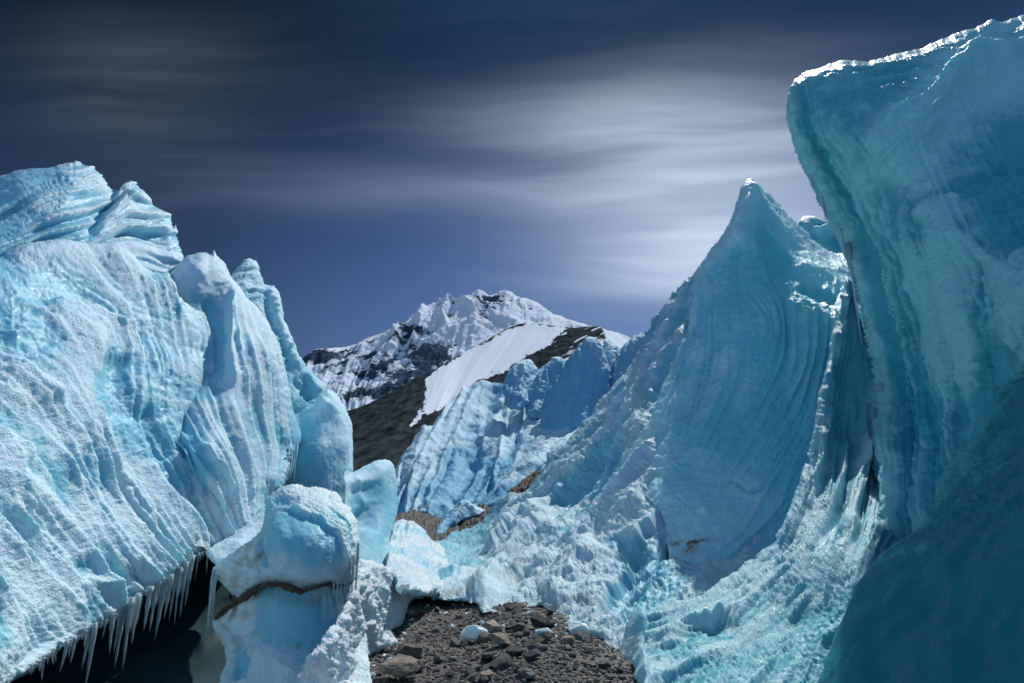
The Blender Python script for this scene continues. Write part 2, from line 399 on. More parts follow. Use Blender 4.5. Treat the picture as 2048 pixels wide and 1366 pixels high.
def ice_mat(name, deep=(0.10, 0.42, 0.56), crust=(0.66, 0.80, 0.88), grain=22.0, bump=0.5, rough=0.38, sss=0.25, sss_r=0.25,
            lo=0.25, hi=0.75, dirtc=(0.16, 0.10, 0.055), milky=0.12, spark=1.0, spec=0.5, fleck=0.12, na=0.7):
    m, nt, N, L, b = nodes(name)
    at = N.new('ShaderNodeAttribute'); at.attribute_name = 'crust'
    ad = N.new('ShaderNodeAttribute'); ad.attribute_name = 'dirt'
    geo = N.new('ShaderNodeNewGeometry')
    def noise(sc, det, r=0.55, dist=0.0):
        n = N.new('ShaderNodeTexNoise'); n.inputs['Scale'].default_value = sc; n.inputs['Detail'].default_value = det
        n.inputs['Roughness'].default_value = r; n.inputs['Distortion'].default_value = dist
        L.new(geo.outputs['Position'], n.inputs['Vector']); return n
    def M(op, a, b_=None, c=None, cl=False):
        n = N.new('ShaderNodeMath'); n.operation = op; n.use_clamp = cl
        for i, v in enumerate((a, b_, c)):
            if v is None: continue
            if isinstance(v, (int, float)): n.inputs[i].default_value = v
            else: L.new(v, n.inputs[i])
        return n.outputs[0]
    n1 = noise(grain * 0.35, 4); n2 = noise(grain * 2.0, 3, 0.65); n3 = noise(grain * 0.06, 3)
    f = M('ADD', at.outputs['Fac'], M('MULTIPLY', M('SUBTRACT', n1.outputs[0], 0.5), na))
    f = M('ADD', f, M('MULTIPLY', M('SUBTRACT', n2.outputs[0], 0.5), na))
    mr = N.new('ShaderNodeMapRange'); mr.interpolation_type = 'SMOOTHSTEP'
    mr.inputs[1].default_value = lo; mr.inputs[2].default_value = hi; L.new(f, mr.inputs[0])
    ramp = N.new('ShaderNodeMix'); ramp.data_type = 'RGBA'; L.new(mr.outputs[0], ramp.inputs[0])
    # clear ice itself varies between clear blue and milky bands
    mk = N.new('ShaderNodeMix'); mk.data_type = 'RGBA'; L.new(M('MULTIPLY', n3.outputs[0], milky * 2), mk.inputs[0])
    mk.inputs[6].default_value = (*deep, 1); mk.inputs[7].default_value = (0.45, 0.62, 0.66, 1)
    L.new(mk.outputs[2], ramp.inputs[6]); ramp.inputs[7].default_value = (*crust, 1)
    dm = N.new('ShaderNodeMix'); dm.data_type = 'RGBA'; L.new(ramp.outputs[2], dm.inputs[6])
    dn = noise(grain * 1.2, 4, 0.7)
    dc = N.new('ShaderNodeMix'); dc.data_type = 'RGBA'; L.new(dn.outputs[0], dc.inputs[0])
    dc.inputs[6].default_value = (*[c * 0.35 for c in dirtc], 1); dc.inputs[7].default_value = (*[c * 2.0 for c in dirtc], 1)
    L.new(dc.outputs[2], dm.inputs[7])
    fl = N.new('ShaderNodeMapRange'); fl.inputs[1].default_value = 0.66; fl.inputs[2].default_value = 0.74; fl.inputs[4].default_value = fleck
    L.new(noise(grain * 0.9, 5, 0.75).outputs[0], fl.inputs[0])
    dsum = M('ADD', M('MULTIPLY', M('ADD', ad.outputs['Fac'], M('MULTIPLY', M('SUBTRACT', dn.outputs[0], 0.5), M('MULTIPLY', ad.outputs['Fac'], 2.5))), 1.3), fl.outputs[0], cl=True)
    L.new(dsum, dm.inputs[0])
    L.new(dm.outputs[2], b.inputs['Base Color'])
    # granular relief and glinting crystals
    v = N.new('ShaderNodeTexVoronoi'); v.inputs['Scale'].default_value = grain * 1.6; L.new(geo.outputs['Position'], v.inputs['Vector'])
    hsum = M('ADD', M('MULTIPLY', n2.outputs[0], 1.0), M('MULTIPLY', M('MULTIPLY', v.outputs['Distance'], -0.55), 1.0))
    hs = M('MULTIPLY', hsum, M('ADD', 0.25, M('MULTIPLY', mr.outputs[0], 0.75)))
    bp = N.new('ShaderNodeBump'); bp.inputs['Strength'].default_value = bump; bp.inputs['Distance'].default_value = 0.9 / grain
    L.new(hs, bp.inputs['Height']); L.new(bp.outputs[0], b.inputs['Normal'])
    rg = M('SUBTRACT', rough + 0.12, M('MULTIPLY', M('POWER', v.outputs['Color'], 5.0), 0.5 * spark), cl=True)
    rmax = M('MAXIMUM', rg, 0.09)
    L.new(rmax, b.inputs['Roughness'])
    b.inputs['Specular IOR Level'].default_value = spec; b.inputs['IOR'].default_value = 1.31
    if sss:
        b.inputs['Subsurface Weight'].default_value = sss
        b.inputs['Subsurface Radius'].default_value = (0.12, 0.7, 1.0); b.inputs['Subsurface Scale'].default_value = sss_r
    return m

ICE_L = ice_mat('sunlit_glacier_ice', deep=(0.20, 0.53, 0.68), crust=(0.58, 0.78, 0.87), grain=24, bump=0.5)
ICE_P = ice_mat('pinnacle_ice', deep=(0.19, 0.50, 0.62), crust=(0.52, 0.75, 0.84), grain=18, bump=0.35, rough=0.55, spec=0.3)
ICE_B = ice_mat('block_ice', deep=(0.20, 0.55, 0.66), crust=(0.64, 0.79, 0.82), grain=30, bump=0.45)
ICE_S = ice_mat('slope_ice', deep=(0.18, 0.50, 0.62), crust=(0.56, 0.76, 0.84), grain=20, bump=0.6, fleck=0.2)
ICE_F = ice_mat('peak_ice', deep=(0.15, 0.57, 0.69), crust=(0.52, 0.81, 0.89), grain=16, spec=0.3, bump=0.5, fleck=0.2, na=0.4, lo=0.1, hi=0.9)
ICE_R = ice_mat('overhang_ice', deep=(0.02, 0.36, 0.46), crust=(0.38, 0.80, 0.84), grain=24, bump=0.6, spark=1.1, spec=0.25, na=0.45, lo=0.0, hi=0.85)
ICE_TOE = ice_mat('granular_toe_ice', deep=(0.08, 0.38, 0.46), crust=(0.44, 0.68, 0.74), grain=30, bump=0.5, spark=1.2, fleck=0.3, spec=0.4)
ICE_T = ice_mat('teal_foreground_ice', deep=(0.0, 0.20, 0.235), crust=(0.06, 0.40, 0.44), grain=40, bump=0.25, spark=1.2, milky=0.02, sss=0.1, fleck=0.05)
ICE_M = ice_mat('far_serac_ice', deep=(0.13, 0.40, 0.58), crust=(0.50, 0.72, 0.80), grain=3.0, bump=0.35, rough=0.6, spark=0.3, sss=0.0, fleck=0.1)
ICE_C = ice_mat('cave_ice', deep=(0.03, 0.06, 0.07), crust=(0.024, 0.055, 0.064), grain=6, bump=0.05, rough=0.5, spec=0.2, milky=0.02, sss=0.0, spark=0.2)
SNOW = ice_mat('snow_bank', deep=(0.30, 0.58, 0.70), crust=(0.68, 0.79, 0.86), grain=26, bump=0.6, fleck=0.2, lo=0.1, hi=0.6)

CHUNK = ice_mat('chunk_ice', deep=(0.45, 0.66, 0.74), crust=(0.80, 0.88, 0.92), grain=30, bump=0.3, lo=0, hi=.5)

def icicle_mat():
    m, nt, N, L, b = nodes('icicle_ice')
    b.inputs['Base Color'].default_value = (0.72, 0.93, 0.99, 1); b.inputs['Roughness'].default_value = 0.3
    b.inputs['IOR'].default_value = 1.31; b.inputs['Transmission Weight'].default_value = 0.1
    b.inputs['Specular IOR Level'].default_value = 0.8
    n = N.new('ShaderNodeTexNoise'); n.inputs['Scale'].default_value = 30; bp = N.new('ShaderNodeBump'); bp.inputs['Distance'].default_value = 0.02
    L.new(n.outputs[0], bp.inputs['Height']); L.new(bp.outputs[0], b.inputs['Normal'])
    return m
ICICLE = icicle_mat()

def rock_mat(name, c0, c1, sc=3.0):
    m, nt, N, L, b = nodes(name)
    tc = N.new('ShaderNodeTexCoord'); oi = N.new('ShaderNodeObjectInfo')
    add = N.new('ShaderNodeVectorMath'); L.new(tc.outputs['Object'], add.inputs[0]); L.new(oi.outputs['Location'], add.inputs[1])
    n = N.new('ShaderNodeTexNoise'); n.inputs['Scale'].default_value = sc; n.inputs['Detail'].default_value = 6; n.inputs['Roughness'].default_value = 0.7
    L.new(add.outputs[0], n.inputs['Vector'])
    cr = N.new('ShaderNodeValToRGB'); L.new(n.outputs[0], cr.inputs[0])
    cr.color_ramp.elements[0].position = 0.35; cr.color_ramp.elements[0].color = (*c0, 1)
    cr.color_ramp.elements[1].position = 0.68; cr.color_ramp.elements[1].color = (*c1, 1)
    hs = N.new('ShaderNodeHueSaturation'); L.new(cr.outputs[0], hs.inputs['Color'])
    mr = N.new('ShaderNodeMapRange'); L.new(oi.outputs['Random'], mr.inputs[0]); mr.inputs[3].default_value = 0.55; mr.inputs[4].default_value = 1.6
    L.new(mr.outputs[0], hs.inputs['Value'])
    L.new(hs.outputs[0], b.inputs['Base Color']); b.inputs['Roughness'].default_value = 0.8
    bp = N.new('ShaderNodeBump'); bp.inputs['Strength'].default_value = 0.6; bp.inputs['Distance'].default_value = 0.03
    n2 = N.new('ShaderNodeTexNoise'); n2.inputs['Scale'].default_value = 28; n2.inputs['Detail'].default_value = 5; L.new(add.outputs[0], n2.inputs['Vector'])
    L.new(n2.outputs[0], bp.inputs['Height']); L.new(bp.outputs[0], b.inputs['Normal'])
    return m
ROCK = rock_mat('grey_stone', (0.045, 0.046, 0.05), (0.22, 0.22, 0.215))
ROCK_T = rock_mat('tan_stone', (0.12, 0.10, 0.08), (0.34, 0.29, 0.22))
ROCK_D = rock_mat('black_stone', (0.012, 0.014, 0.018), (0.05, 0.052, 0.06))
RUBBLE = rock_mat('brown_rubble', (0.018, 0.018, 0.018), (0.075, 0.070, 0.063), 5)
DIRT = rock_mat('rusty_dirt', (0.03, 0.022, 0.016), (0.15, 0.105, 0.07), 14)

def ground_mat():
    m, nt, N, L, b = nodes('gravel_ground')
    geo = N.new('ShaderNodeNewGeometry')
    def noise(sc, det):
        n = N.new('ShaderNodeTexNoise'); n.inputs['Scale'].default_value = sc; n.inputs['Detail'].default_value = det; n.inputs['Roughness'].default_value = 0.7
        L.new(geo.outputs['Position'], n.inputs['Vector']); return n
    n1 = noise(0.9, 5); v = N.new('ShaderNodeTexVoronoi'); v.inputs['Scale'].default_value = 26; L.new(geo.outputs['Position'], v.inputs['Vector'])
    cr = N.new('ShaderNodeValToRGB'); L.new(n1.outputs[0], cr.inputs[0])
    cr.color_ramp.elements[0].position = 0.38; cr.color_ramp.elements[0].color = (0.030, 0.031, 0.034, 1)
    cr.color_ramp.elements[1].position = 0.62; cr.color_ramp.elements[1].color = (0.115, 0.105, 0.092, 1)
    mx = N.new('ShaderNodeMix'); mx.data_type = 'RGBA'; mx.blend_type = 'MULTIPLY'; mx.inputs[0].default_value = 0.7
    L.new(cr.outputs[0], mx.inputs[6])
    hv = N.new('ShaderNodeHueSaturation'); hv.inputs['Saturation'].default_value = 0.15; hv.inputs['Value'].default_value = 1.7; L.new(v.outputs['Color'], hv.inputs['Color'])
    L.new(hv.outputs[0], mx.inputs[7]); L.new(mx.outputs[2], b.inputs['Base Color']); b.inputs['Roughness'].default_value = 0.75
    bp = N.new('ShaderNodeBump'); bp.inputs['Strength'].default_value = 1; bp.inputs['Distance'].default_value = 0.03; bp.invert = True
    L.new(v.outputs['Distance'], bp.inputs['Height']); L.new(bp.outputs[0], b.inputs['Normal'])
    return m

def mountain_mat(name, squash=1.0, bump=0.7, amp=1.3, snow=(0.84, 0.87, 0.92), rock0=(0.035, 0.05, 0.075), rock1=(0.13, 0.15, 0.18), sc=0.02, lo=0.44, hi=0.52):
    m, nt, N, L, b = nodes(name)
    at = N.new('ShaderNodeAttribute'); at.attribute_name = 'crust'; geo = N.new('ShaderNodeNewGeometry')
    def noise(s, det, r=0.65):
        n = N.new('ShaderNodeTexNoise'); n.inputs['Scale'].default_value = s; n.inputs['Detail'].default_value = det; n.inputs['Roughness'].default_value = r
        mp = N.new('ShaderNodeVectorMath'); mp.operation = 'MULTIPLY'; mp.inputs[1].default_value = (1, squash, 1); L.new(geo.outputs['Position'], mp.inputs[0])
        L.new(mp.outputs[0], n.inputs['Vector']); return n
    n1 = noise(sc, 7, 0.75); n2 = noise(sc * 0.6, 6, 0.7)
    a = N.new('ShaderNodeMath'); a.operation = 'MULTIPLY_ADD'; a.inputs[1].default_value = amp; L.new(n1.outputs[0], a.inputs[0])
    s = N.new('ShaderNodeMath'); s.operation = 'SUBTRACT'; s.inputs[1].default_value = amp / 2; L.new(at.outputs['Fac'], s.inputs[0]); L.new(s.outputs[0], a.inputs[2])
    mr = N.new('ShaderNodeMapRange'); mr.inputs[1].default_value = lo; mr.inputs[2].default_value = hi; L.new(a.outputs[0], mr.inputs[0])
    rk = N.new('ShaderNodeMix'); rk.data_type = 'RGBA'; cm = N.new('ShaderNodeMapRange'); cm.inputs[1].default_value = 0.36; cm.inputs[2].default_value = 0.64; L.new(n2.outputs[0], cm.inputs[0]); L.new(cm.outputs[0], rk.inputs[0]); rk.inputs[6].default_value = (*rock0, 1); rk.inputs[7].default_value = (*rock1, 1)
    mx = N.new('ShaderNodeMix'); mx.data_type = 'RGBA'; L.new(mr.outputs[0], mx.inputs[0]); L.new(rk.outputs[2], mx.inputs[6]); mx.inputs[7].default_value = (*snow, 1)
    L.new(mx.outputs[2], b.inputs['Base Color']); b.inputs['Roughness'].default_value = 1.0; b.inputs['Specular IOR Level'].default_value = 0.0
    bp = N.new('ShaderNodeBump'); bp.inputs['Strength'].default_value = bump; bp.inputs['Distance'].default_value = 0.25 / sc
    L.new(n1.outputs[0], bp.inputs['Height']); L.new(bp.outputs[0], b.inputs['Normal'])
    return m

# ------------------------------------------------------------------ the setting: ground, mountain, hill
def ground_h(x, y):
    P = np.stack([x, y, x * 0], -1)
    near = 1 / (1 + (y / 60) ** 2)
    h = 0.09 * fbm(P, 2.2, 4, 3.0) * near + 0.5 * fbm(P, 40, 2, 5.0) * smooth(40, 120, np.hypot(x, y))
    h = h + 0.16 * np.exp(-(((x - 0.75) / 0.9) ** 2 + ((y - 6.3) / 1.0) ** 2)) - 0.10 * np.exp(-((x + 0.9) / 0.5) ** 2) * near
    h = h - 0.75 * smooth(2.15, 2.9, -x) * (1 - smooth(11, 15, y))
    return h
def build_ground():
    r = np.r_[np.linspace(0.0, 5, 14), np.linspace(5.06, 13, 190), np.geomspace(13.2, 9000, 110)]
    th = np.r_[np.linspace(-math.pi, -0.6, 60), np.linspace(-0.59, 0.59, 240), np.linspace(0.6, math.pi, 60)]
    R, T = np.meshgrid(r, th); x = (R * np.sin(T)).ravel(); y = (R * np.cos(T)).ravel()
    z = ground_h(x, y)
    nr, ntt = len(r), len(th); i, j = np.meshgrid(np.arange(ntt - 1), np.arange(nr - 1), indexing='ij'); i = i.ravel(); j = j.ravel()
    F = np.stack([i * nr + j, (i + 1) * nr + j, (i + 1) * nr + j + 1, i * nr + j + 1], -1)
    tag(mesh_obj('ground', [dict(v=np.stack([x, y, z], -1), f=F[:, ::-1])], ground_mat()), kind='structure')
build_ground()

mtn = relief([(560,735,0),(601,720),(621,706),(630,701),(638,698),(665,697),(695,694),(712,688),(724,681),(750,671),(781,659),(800,650),(814,642),(822,632),(847,616),(860,609),(871,606),(890,605),(904,606),(912,600),(921,601),(930,594),(940,592),(953,585),(962,588),(970,589),(980,592),(994,589),(1003,586),(1011,581),(1022,584),(1035,593),(1055,598),(1076,606),(1090,616),(1105,628),(1125,634),(1142,640),(1183,653),(1240,668),(1290,690,0),(1360,740,0),(1360,1000,0),(560,1000,0)],
    [(560,730,3000),(700,695,3100),(850,615,3300),(1010,582,3500),(1110,630,3500),(1300,700,3500),(600,850,2400),(700,800,2500),(800,740,2700),(900,690,2900),(1000,660,3000),(1100,660,3100),(560,1000,1800),(900,1000,1800),(1360,1000,2000)],
    step=1.6, rim=18, rimk=1.0, thick=900, edge=0.02, jitter=1.4, grain=(45, 5), crust=0.45, crust_h=0.8, crust_n=0.26,
    guides=[(0,[(590,730),(600,780),(610,860)]),(1,[(695,695),(660,760),(640,850)]),(2,[(781,660),(735,720),(690,800)]),(3,[(850,616),(800,690),(740,770)]),(4,[(910,605),(870,670),(820,740)]),(5,[(953,588),(925,650),(880,720)]),(6,[(1011,584),(990,640),(960,700)]),(7,[(1040,596),(1060,640),(1060,700)]),(8,[(1110,630),(1130,660),(1150,720)])],
    flutes=[(1.1, 9, 160, 2.0, 'r'), (3.1, 5, 60, 5.0, 'r'), (7.0, 2.0, 30, 8.0, 'r')],
    strokes=[('ridge',16,8,[(1011,590),(1000,610),(1015,640),(1000,665)]),('ridge',14,7,[(953,592),(962,615),(985,640),(1005,660)]),('ridge',16,24,[(871,608),(905,622),(935,625),(960,640)]),('ridge',16,22,[(847,616),(850,650),(845,680),(820,710)]),
             ('ridge',14,20,[(781,662),(800,690),(760,730),(735,760)]),('ridge',14,16,[(960,645),(930,665),(880,690),(840,720)]),('R',18,18,[(905,625),(890,650),(900,680)])],
    lumps=[(260, 9, 4, 3.3, 'r'), (90, 4, 3, 7.7, 'r')],
    crust_pts=[(601,715,.52),(650,705,.66),(640,760,.66),(640,730,.40),(700,700,.60),(700,740,.40),(680,790,.52),(740,690,.45),(760,760,.38),(740,720,.40),(800,670,.48),(820,700,.40),(850,630,.58),(850,660,.42),(880,620,.60),(900,640,.47),(890,700,.36),(860,740,.30),(950,600,.44),(985,620,.44),(1020,595,.72),(1015,625,.42),(1060,620,.68),(1040,645,.52),(1100,640,.85),(1130,650,.95),(930,675,.74),(900,690,.66),(960,660,.62),(800,760,.36),(720,800,.44),(660,830,.5),(1000,670,.7)])
tag(mesh_obj('mountain', [mtn], mountain_mat('mountain_rock_snow', lo=0.46, hi=0.52, sc=0.010, bump=1.0, snow=(0.80, 0.88, 0.97), rock0=(0.02,0.045,0.08), rock1=(0.09,0.13,0.18))), kind='structure')

SNOWPOLY = np.array([(863,745),(900,722),(935,700),(970,683),(1011,659),(1030,650),(1055,645),(1080,648),(1110,655),(1135,657),(1118,668),(1090,692),(1052,716),(1010,742),(985,755),(960,762),(930,785),(905,808),(885,818),(862,829),(845,833),(835,842),(822,850),(833,832),(846,808),(852,785),(850,765),(846,760)], float)
def poly_sdf(X, Y, poly):
    A = poly; B = np.roll(poly, -1, 0); d = seg_dist(X, Y, A, B)[0]; ins = np.zeros(X.shape, bool)
    for a, b in zip(A, B):
        m = ((a[1] <= Y) != (b[1] <= Y)); xc = a[0] + (Y - a[1]) / ((b[1] - a[1]) or 1e-9) * (b[0] - a[0]); ins ^= m & (X < xc)
    return np.where(ins, d, -d)
def build_hill():
    h = relief([(560,900,0),(640,860),(691,823),(715,815),(740,806),(770,790),(806,770),(835,755),(863,744),(908,716),(940,698),(970,682),(1011,659),(1030,650),(1050,646),(1076,647),(1110,652),(1150,656),(1175,654),(1199,653),(1215,660),(1235,668),(1257,681),(1300,705,0),(1360,760,0),(1360,1100,0),(560,1100,0)],
        [(560,900,900),(700,823,1100),(863,745,1300),(1050,647,1700),(1199,653,1500),(1300,700,1400),(700,950,500),(850,900,600),(850,1030,300),(1000,800,900),(1100,720,1100),(1200,700,1200),(560,1100,250),(1360,1100,300)],
        step=1.5, rim=12, rimk=1, thick=300, jitter=1.0, grain=(14, 0), crust_n=0.0, crust_h=0, crust=0,
        guides=[(0,[(700,825),(690,900)]),(1,[(806,772),(740,900)]),(2,[(863,745),(835,830),(800,930)]),(3,[(950,690),(900,780),(840,900)]),(4,[(1050,650),(1000,730),(900,850)]),(5,[(1150,660),(1080,730),(1000,850)]),(6,[(1220,670),(1180,740),(1100,850)])],
        flutes=[(1.0, 5.0, 400, 2, 'n'), (3, 1.6, 300, 3, 'n'), (9, .3, 200, 3, 'n')])
    V = h['v']; rel = V - np.array([0, 0, EYE]); s_, c_ = math.sin(PITCH), math.cos(PITCH)
    fw = rel[:, 1] * c_ + rel[:, 2] * s_; up_ = -rel[:, 1] * s_ + rel[:, 2] * c_
    px = CX + FPX * rel[:, 0] / fw; py = CY - FPX * up_ / fw
    P2 = np.stack([px, py, px * 0], -1)
    sd = poly_sdf(px, py, SNOWPOLY) + 5 * fbm(P2, 12, 4, 1.0, 0.6) + 5 * fbm(P2, 40, 2, 6.0)
    # wind-blown snow streaks over the dark crest and the saddle beyond it
    st = noise3((px * 0.42 + py * 0.9) / 5.0, (px * 0.9 - py * 0.42) / 40, px * 0) + 0.5 * noise3((px * 0.42 + py * 0.9) / 2.2, (px * 0.9 - py * 0.42) / 24, px * 0 + 4)
    reg = smooth(1090, 1130, px) * smooth(0, 30, 760 - py)
    rgt = smooth(1195, 1215, px - 0.35 * (py - 655))
    lower = poly_sdf(px, py, np.array([(1135,700),(1200,668),(1290,690),(1290,800),(1060,800)], float)) 
    cr_ = smooth(-5, 7, sd)
    cr_ = np.maximum(cr_, reg * smooth(0.15, 0.5, st) * 0.8)
    cr_ = cr_ - 0.8 * smooth(0.45, 0.8, fbm(P2, 7, 4, 12.0, 0.7)) * smooth(26, 4, np.abs(sd)) * cr_
    cr_ = np.maximum(cr_, rgt)
    cr_ = np.maximum(cr_, smooth(-6, 20, lower + 12 * st) * 0.8)
    strk = smooth(0.75, 1.0, fbm(P2 * np.array([1, 2.2, 1]), 60, 5, 9.0, 0.6)) * 0.30 * smooth(790, 850, py)
    h['crust'] = np.maximum(cr_, strk)
    tag(mesh_obj('hill', [h], mountain_mat('scree_hill', squash=0.25, bump=0.8, amp=0.8, snow=(0.78, 0.85, 0.94), sc=0.10, rock0=(0.008, 0.014, 0.018), rock1=(0.060, 0.075, 0.080), lo=0.32, hi=0.62)), kind='structure')
build_hill()

# ------------------------------------------------------------------ icicles
def icicle_layer(p, length, r, bend=0.0, seg=9, ring=7):
    V = []; F = []
    ax = random.uniform(-1, 1) * bend; ay = random.uniform(-1, 1) * bend; ph = random.uniform(0, 9)
    for i in range(seg + 1):
        t = i / seg; rad = r * (1 - t) ** 0.8 * (1 + 0.22 * math.sin(t * 17 + ph) + 0.1 * random.uniform(-1, 1)) + 0.0012
        for k in range(ring):
            a = 2 * math.pi * k / ring
            V.append((p[0] + ax * t * t + rad * math.cos(a), p[1] + ay * t * t + rad * math.sin(a), p[2] + 0.06 * length - t * length * 1.06))
    for i in range(seg):
        for k in range(ring):
            a = i * ring + k; b = i * ring + (k + 1) % ring
            F.append((a, a + ring, b + ring, b))
    n = len(V); V.append((p[0], p[1], V[0][2])); V.append(tuple(np.mean(V[seg * ring:n], axis=0)))
    for k in range(ring):
        F.append((n, k, (k + 1) % ring, n)); F.append((n + 1, seg * ring + (k + 1) % ring, seg * ring + k, n + 1))
    return np.array(V), F
def add_icicle(parent, px, py, d, len_px, r_px, mat=None):
    p = unproject(px, py, d); pm = d / FPX
    V, F = icicle_layer(p, len_px * pm, r_px * pm, 0.02)
    me = bpy.data.meshes.new('icicle'); F = [f[:3] if f[0] == f[3] else f for f in F]
    V = V - np.array(parent.location)
    me.from_pydata(V.tolist(), [], F); me.polygons.foreach_set('use_smooth', [True] * len(me.polygons)); me.materials.append(mat or ICICLE)
    o = bpy.data.objects.new('icicle', me); COL.objects.link(o); o.parent = parent
    return o

# ------------------------------------------------------------------ left ice wall
def build_left_wall():
    t = tag(empty('ice_wall', (-4.8, 8, 0)), 'big sunlit rippled ice wall filling the left side, fringed below with icicles', 'ice wall')
    dep = [(-150,400,7.5),(0,350,8.0),(150,325,9.0),(340,430,11.0),(-150,900,5.2),(0,900,6.0),(-150,1450,4.6),(0,1366,5.2),(200,1240,7.0),
           (200,700,8.4),(200,1000,7.6),(350,1150,8.4),(350,900,9.2),(350,600,10.5),(430,510,11.5),(450,1090,9.6),(540,1040,10.6),(500,700,11.6),(590,900,12.4),(570,700,12.6),(470,570,12.3)]
    back = [(x, y, d + 0.9) for x, y, d in dep]
    dome = relief([(-150,410),(-60,372),(0,352),(45,338),(95,335),(125,328),(152,325),(185,334),(203,350),(210,362),(222,378),(240,380),(246,372),(262,361),(285,378),(298,395),(305,408),(320,418),(341,428),(343,455),(348,452),(353,450),(355,480),(362,495),(366,520),(345,560,0),(330,640,0),(150,760,0),(-150,760,0)],
        back, rim=26, thick=3, bulge=0.5, crust=0.5, crust_h=5,
        guides=[(0,[(-120,470),(0,400),(90,360),(170,345)]),(1,[(-120,520),(0,440),(100,385),(200,368)]),(2,[(-120,560),(0,470),(100,425),(200,400),(240,385)]),
                (3,[(-100,600),(0,510),(100,465),(180,450),(230,420),(262,380),(300,400)]),(4,[(0,540),(90,490),(170,478),(250,440),(320,440)]),(5,[(60,560),(180,500),(260,470),(335,500)]),(6,[(120,600),(200,550),(280,520),(340,545)])],
        flutes=[(1.3, 11, 400, 1, 's'), (3.2, 3.4, 300, 2, 's')],
        strokes=[('crack',7,16,[(243,378),(222,410),(200,440),(172,486)]),('L',26,20,[(262,362),(240,384),(215,425),(185,478)]),('crack',4,10,[(344,440),(349,480),(346,530)]),('R',14,10,[(343,432),(346,470),(350,540)])],
        lumps=[(1.2, 0.08, 2, 1.0, 'n')], grain=(0.045, 0.010),
        crust_pts=[(0,360,.35),(150,330,.55),(-100,500,.2),(40,400,.3),(40,520,.25),(150,440,.55),(260,420,.7),(320,500,.7),(200,520,.6),(100,560,.4)])
    body = relief([(-150,560),(-60,530),(0,512),(30,492),(60,484),(95,479),(122,478),(165,487),(210,492),(232,490),(258,503),(276,522),(285,536),(300,545),(322,548),(345,552),(420,620,0),(450,760,0),(470,900,0),(510,1060,0),(470,1095),(445,1098),(430,1104),(412,1108),(395,1115),(384,1121),(365,1142),(350,1155),(310,1178),(270,1200),(240,1230),(215,1248),(180,1265),(150,1284),(120,1300),(90,1324),(60,1345),(20,1368),(-60,1420),(-150,1470,0)],
        dep, rim=22, thick=4, bulge=0.2, crust=0.7, crust_h=4.5, stroke_k=0.6,
        guides=[(-2,[(-150,1250),(-60,1290),(0,1330),(20,1360)]),(-1,[(-150,1080),(-50,1130),(30,1200),(90,1300)]),(0,[(-120,900),(0,1010),(60,1080),(150,1180),(190,1250)]),(1,[(-100,760),(0,800),(80,890),(150,1010),(220,1120),(270,1190)]),
                (2,[(-60,640),(30,690),(120,760),(170,860),(220,980),(290,1090),(340,1150)]),(3,[(40,570),(120,600),(200,660),(210,760),(250,900),(310,1030),(380,1115)]),
                (4,[(160,500),(260,600),(290,700),(300,830),(360,960),(430,1070)]),(5,[(300,560),(340,700),(350,830),(410,960),(470,1080)])],
        flutes=[(1.0, 13, 400, 1, 's'), (2.2, 7.5, 400, 2, 's'), (5.0, 2.8, 300, 6, 's')],
        flute_mask=[(0,500,.3),(120,520,.3),(250,560,.35),(100,700,.55),(250,780,.45),(0,800,.9),(0,1100,1.1),(200,1000,1.1),(200,1200,1),(330,900,.7),(310,950,.8),(400,1000,.9),(60,1300,1)],
        strokes=[('L',50,26,[(80,605),(130,596),(200,610),(240,635),(290,640)][::-1]),('L',40,22,[(0,520),(60,488),(130,482),(230,494),(275,530),(320,552)][::-1]),
                 ('crack',26,14,[(85,615),(92,650),(105,700)]),('R',36,22,[(20,640),(45,700),(25,740)]),('L',46,28,[(-20,740),(40,735),(95,765),(120,810)][::-1]),('L',40,26,[(-20,850),(30,855),(65,885),(80,930)][::-1]),
                 ('L',34,24,[(-20,930),(30,945),(62,985),(70,1040)][::-1]),('ridge',14,14,[(205,760),(205,850),(240,930),(290,1010),(300,1090)]),('lump',60,-22,[(120,560),(150,575)]),
                 ('crack',34,24,[(240,700),(225,780),(240,850)]),('crack',30,20,[(290,800),(300,880),(315,930)]),('ridge',12,16,[(262,660),(255,740),(262,790)]),('ridge',10,14,[(300,730),(300,800),(330,880)]),('ridge',16,18,[(160,1150),(220,1170),(310,1180)]),('crack',16,14,[(140,1120),(220,1150),(320,1165)])],
        lumps=[(1.6, 0.12, 2, 2.0, 'n')], grain=(0.042, 0.0115),
        crust_pts=[(0,520,.4),(-20,600,.15),(20,640,.15),(150,500,.65),(80,560,.5),(130,620,.6),(250,560,.5),(230,600,.4),(180,700,.62),(100,660,.6),(90,660,.3),(0,760,.7),(60,760,.75),(240,760,.35),(150,900,.8),(30,900,.6),(20,820,.6),(220,850,.5),(290,880,.35),(250,960,.75),(100,1100,.9),(200,1150,.85),(60,1250,.9),(330,1100,.85),(330,930,.5),(400,1060,.85),(0,1200,.85),(380,820,.4)])
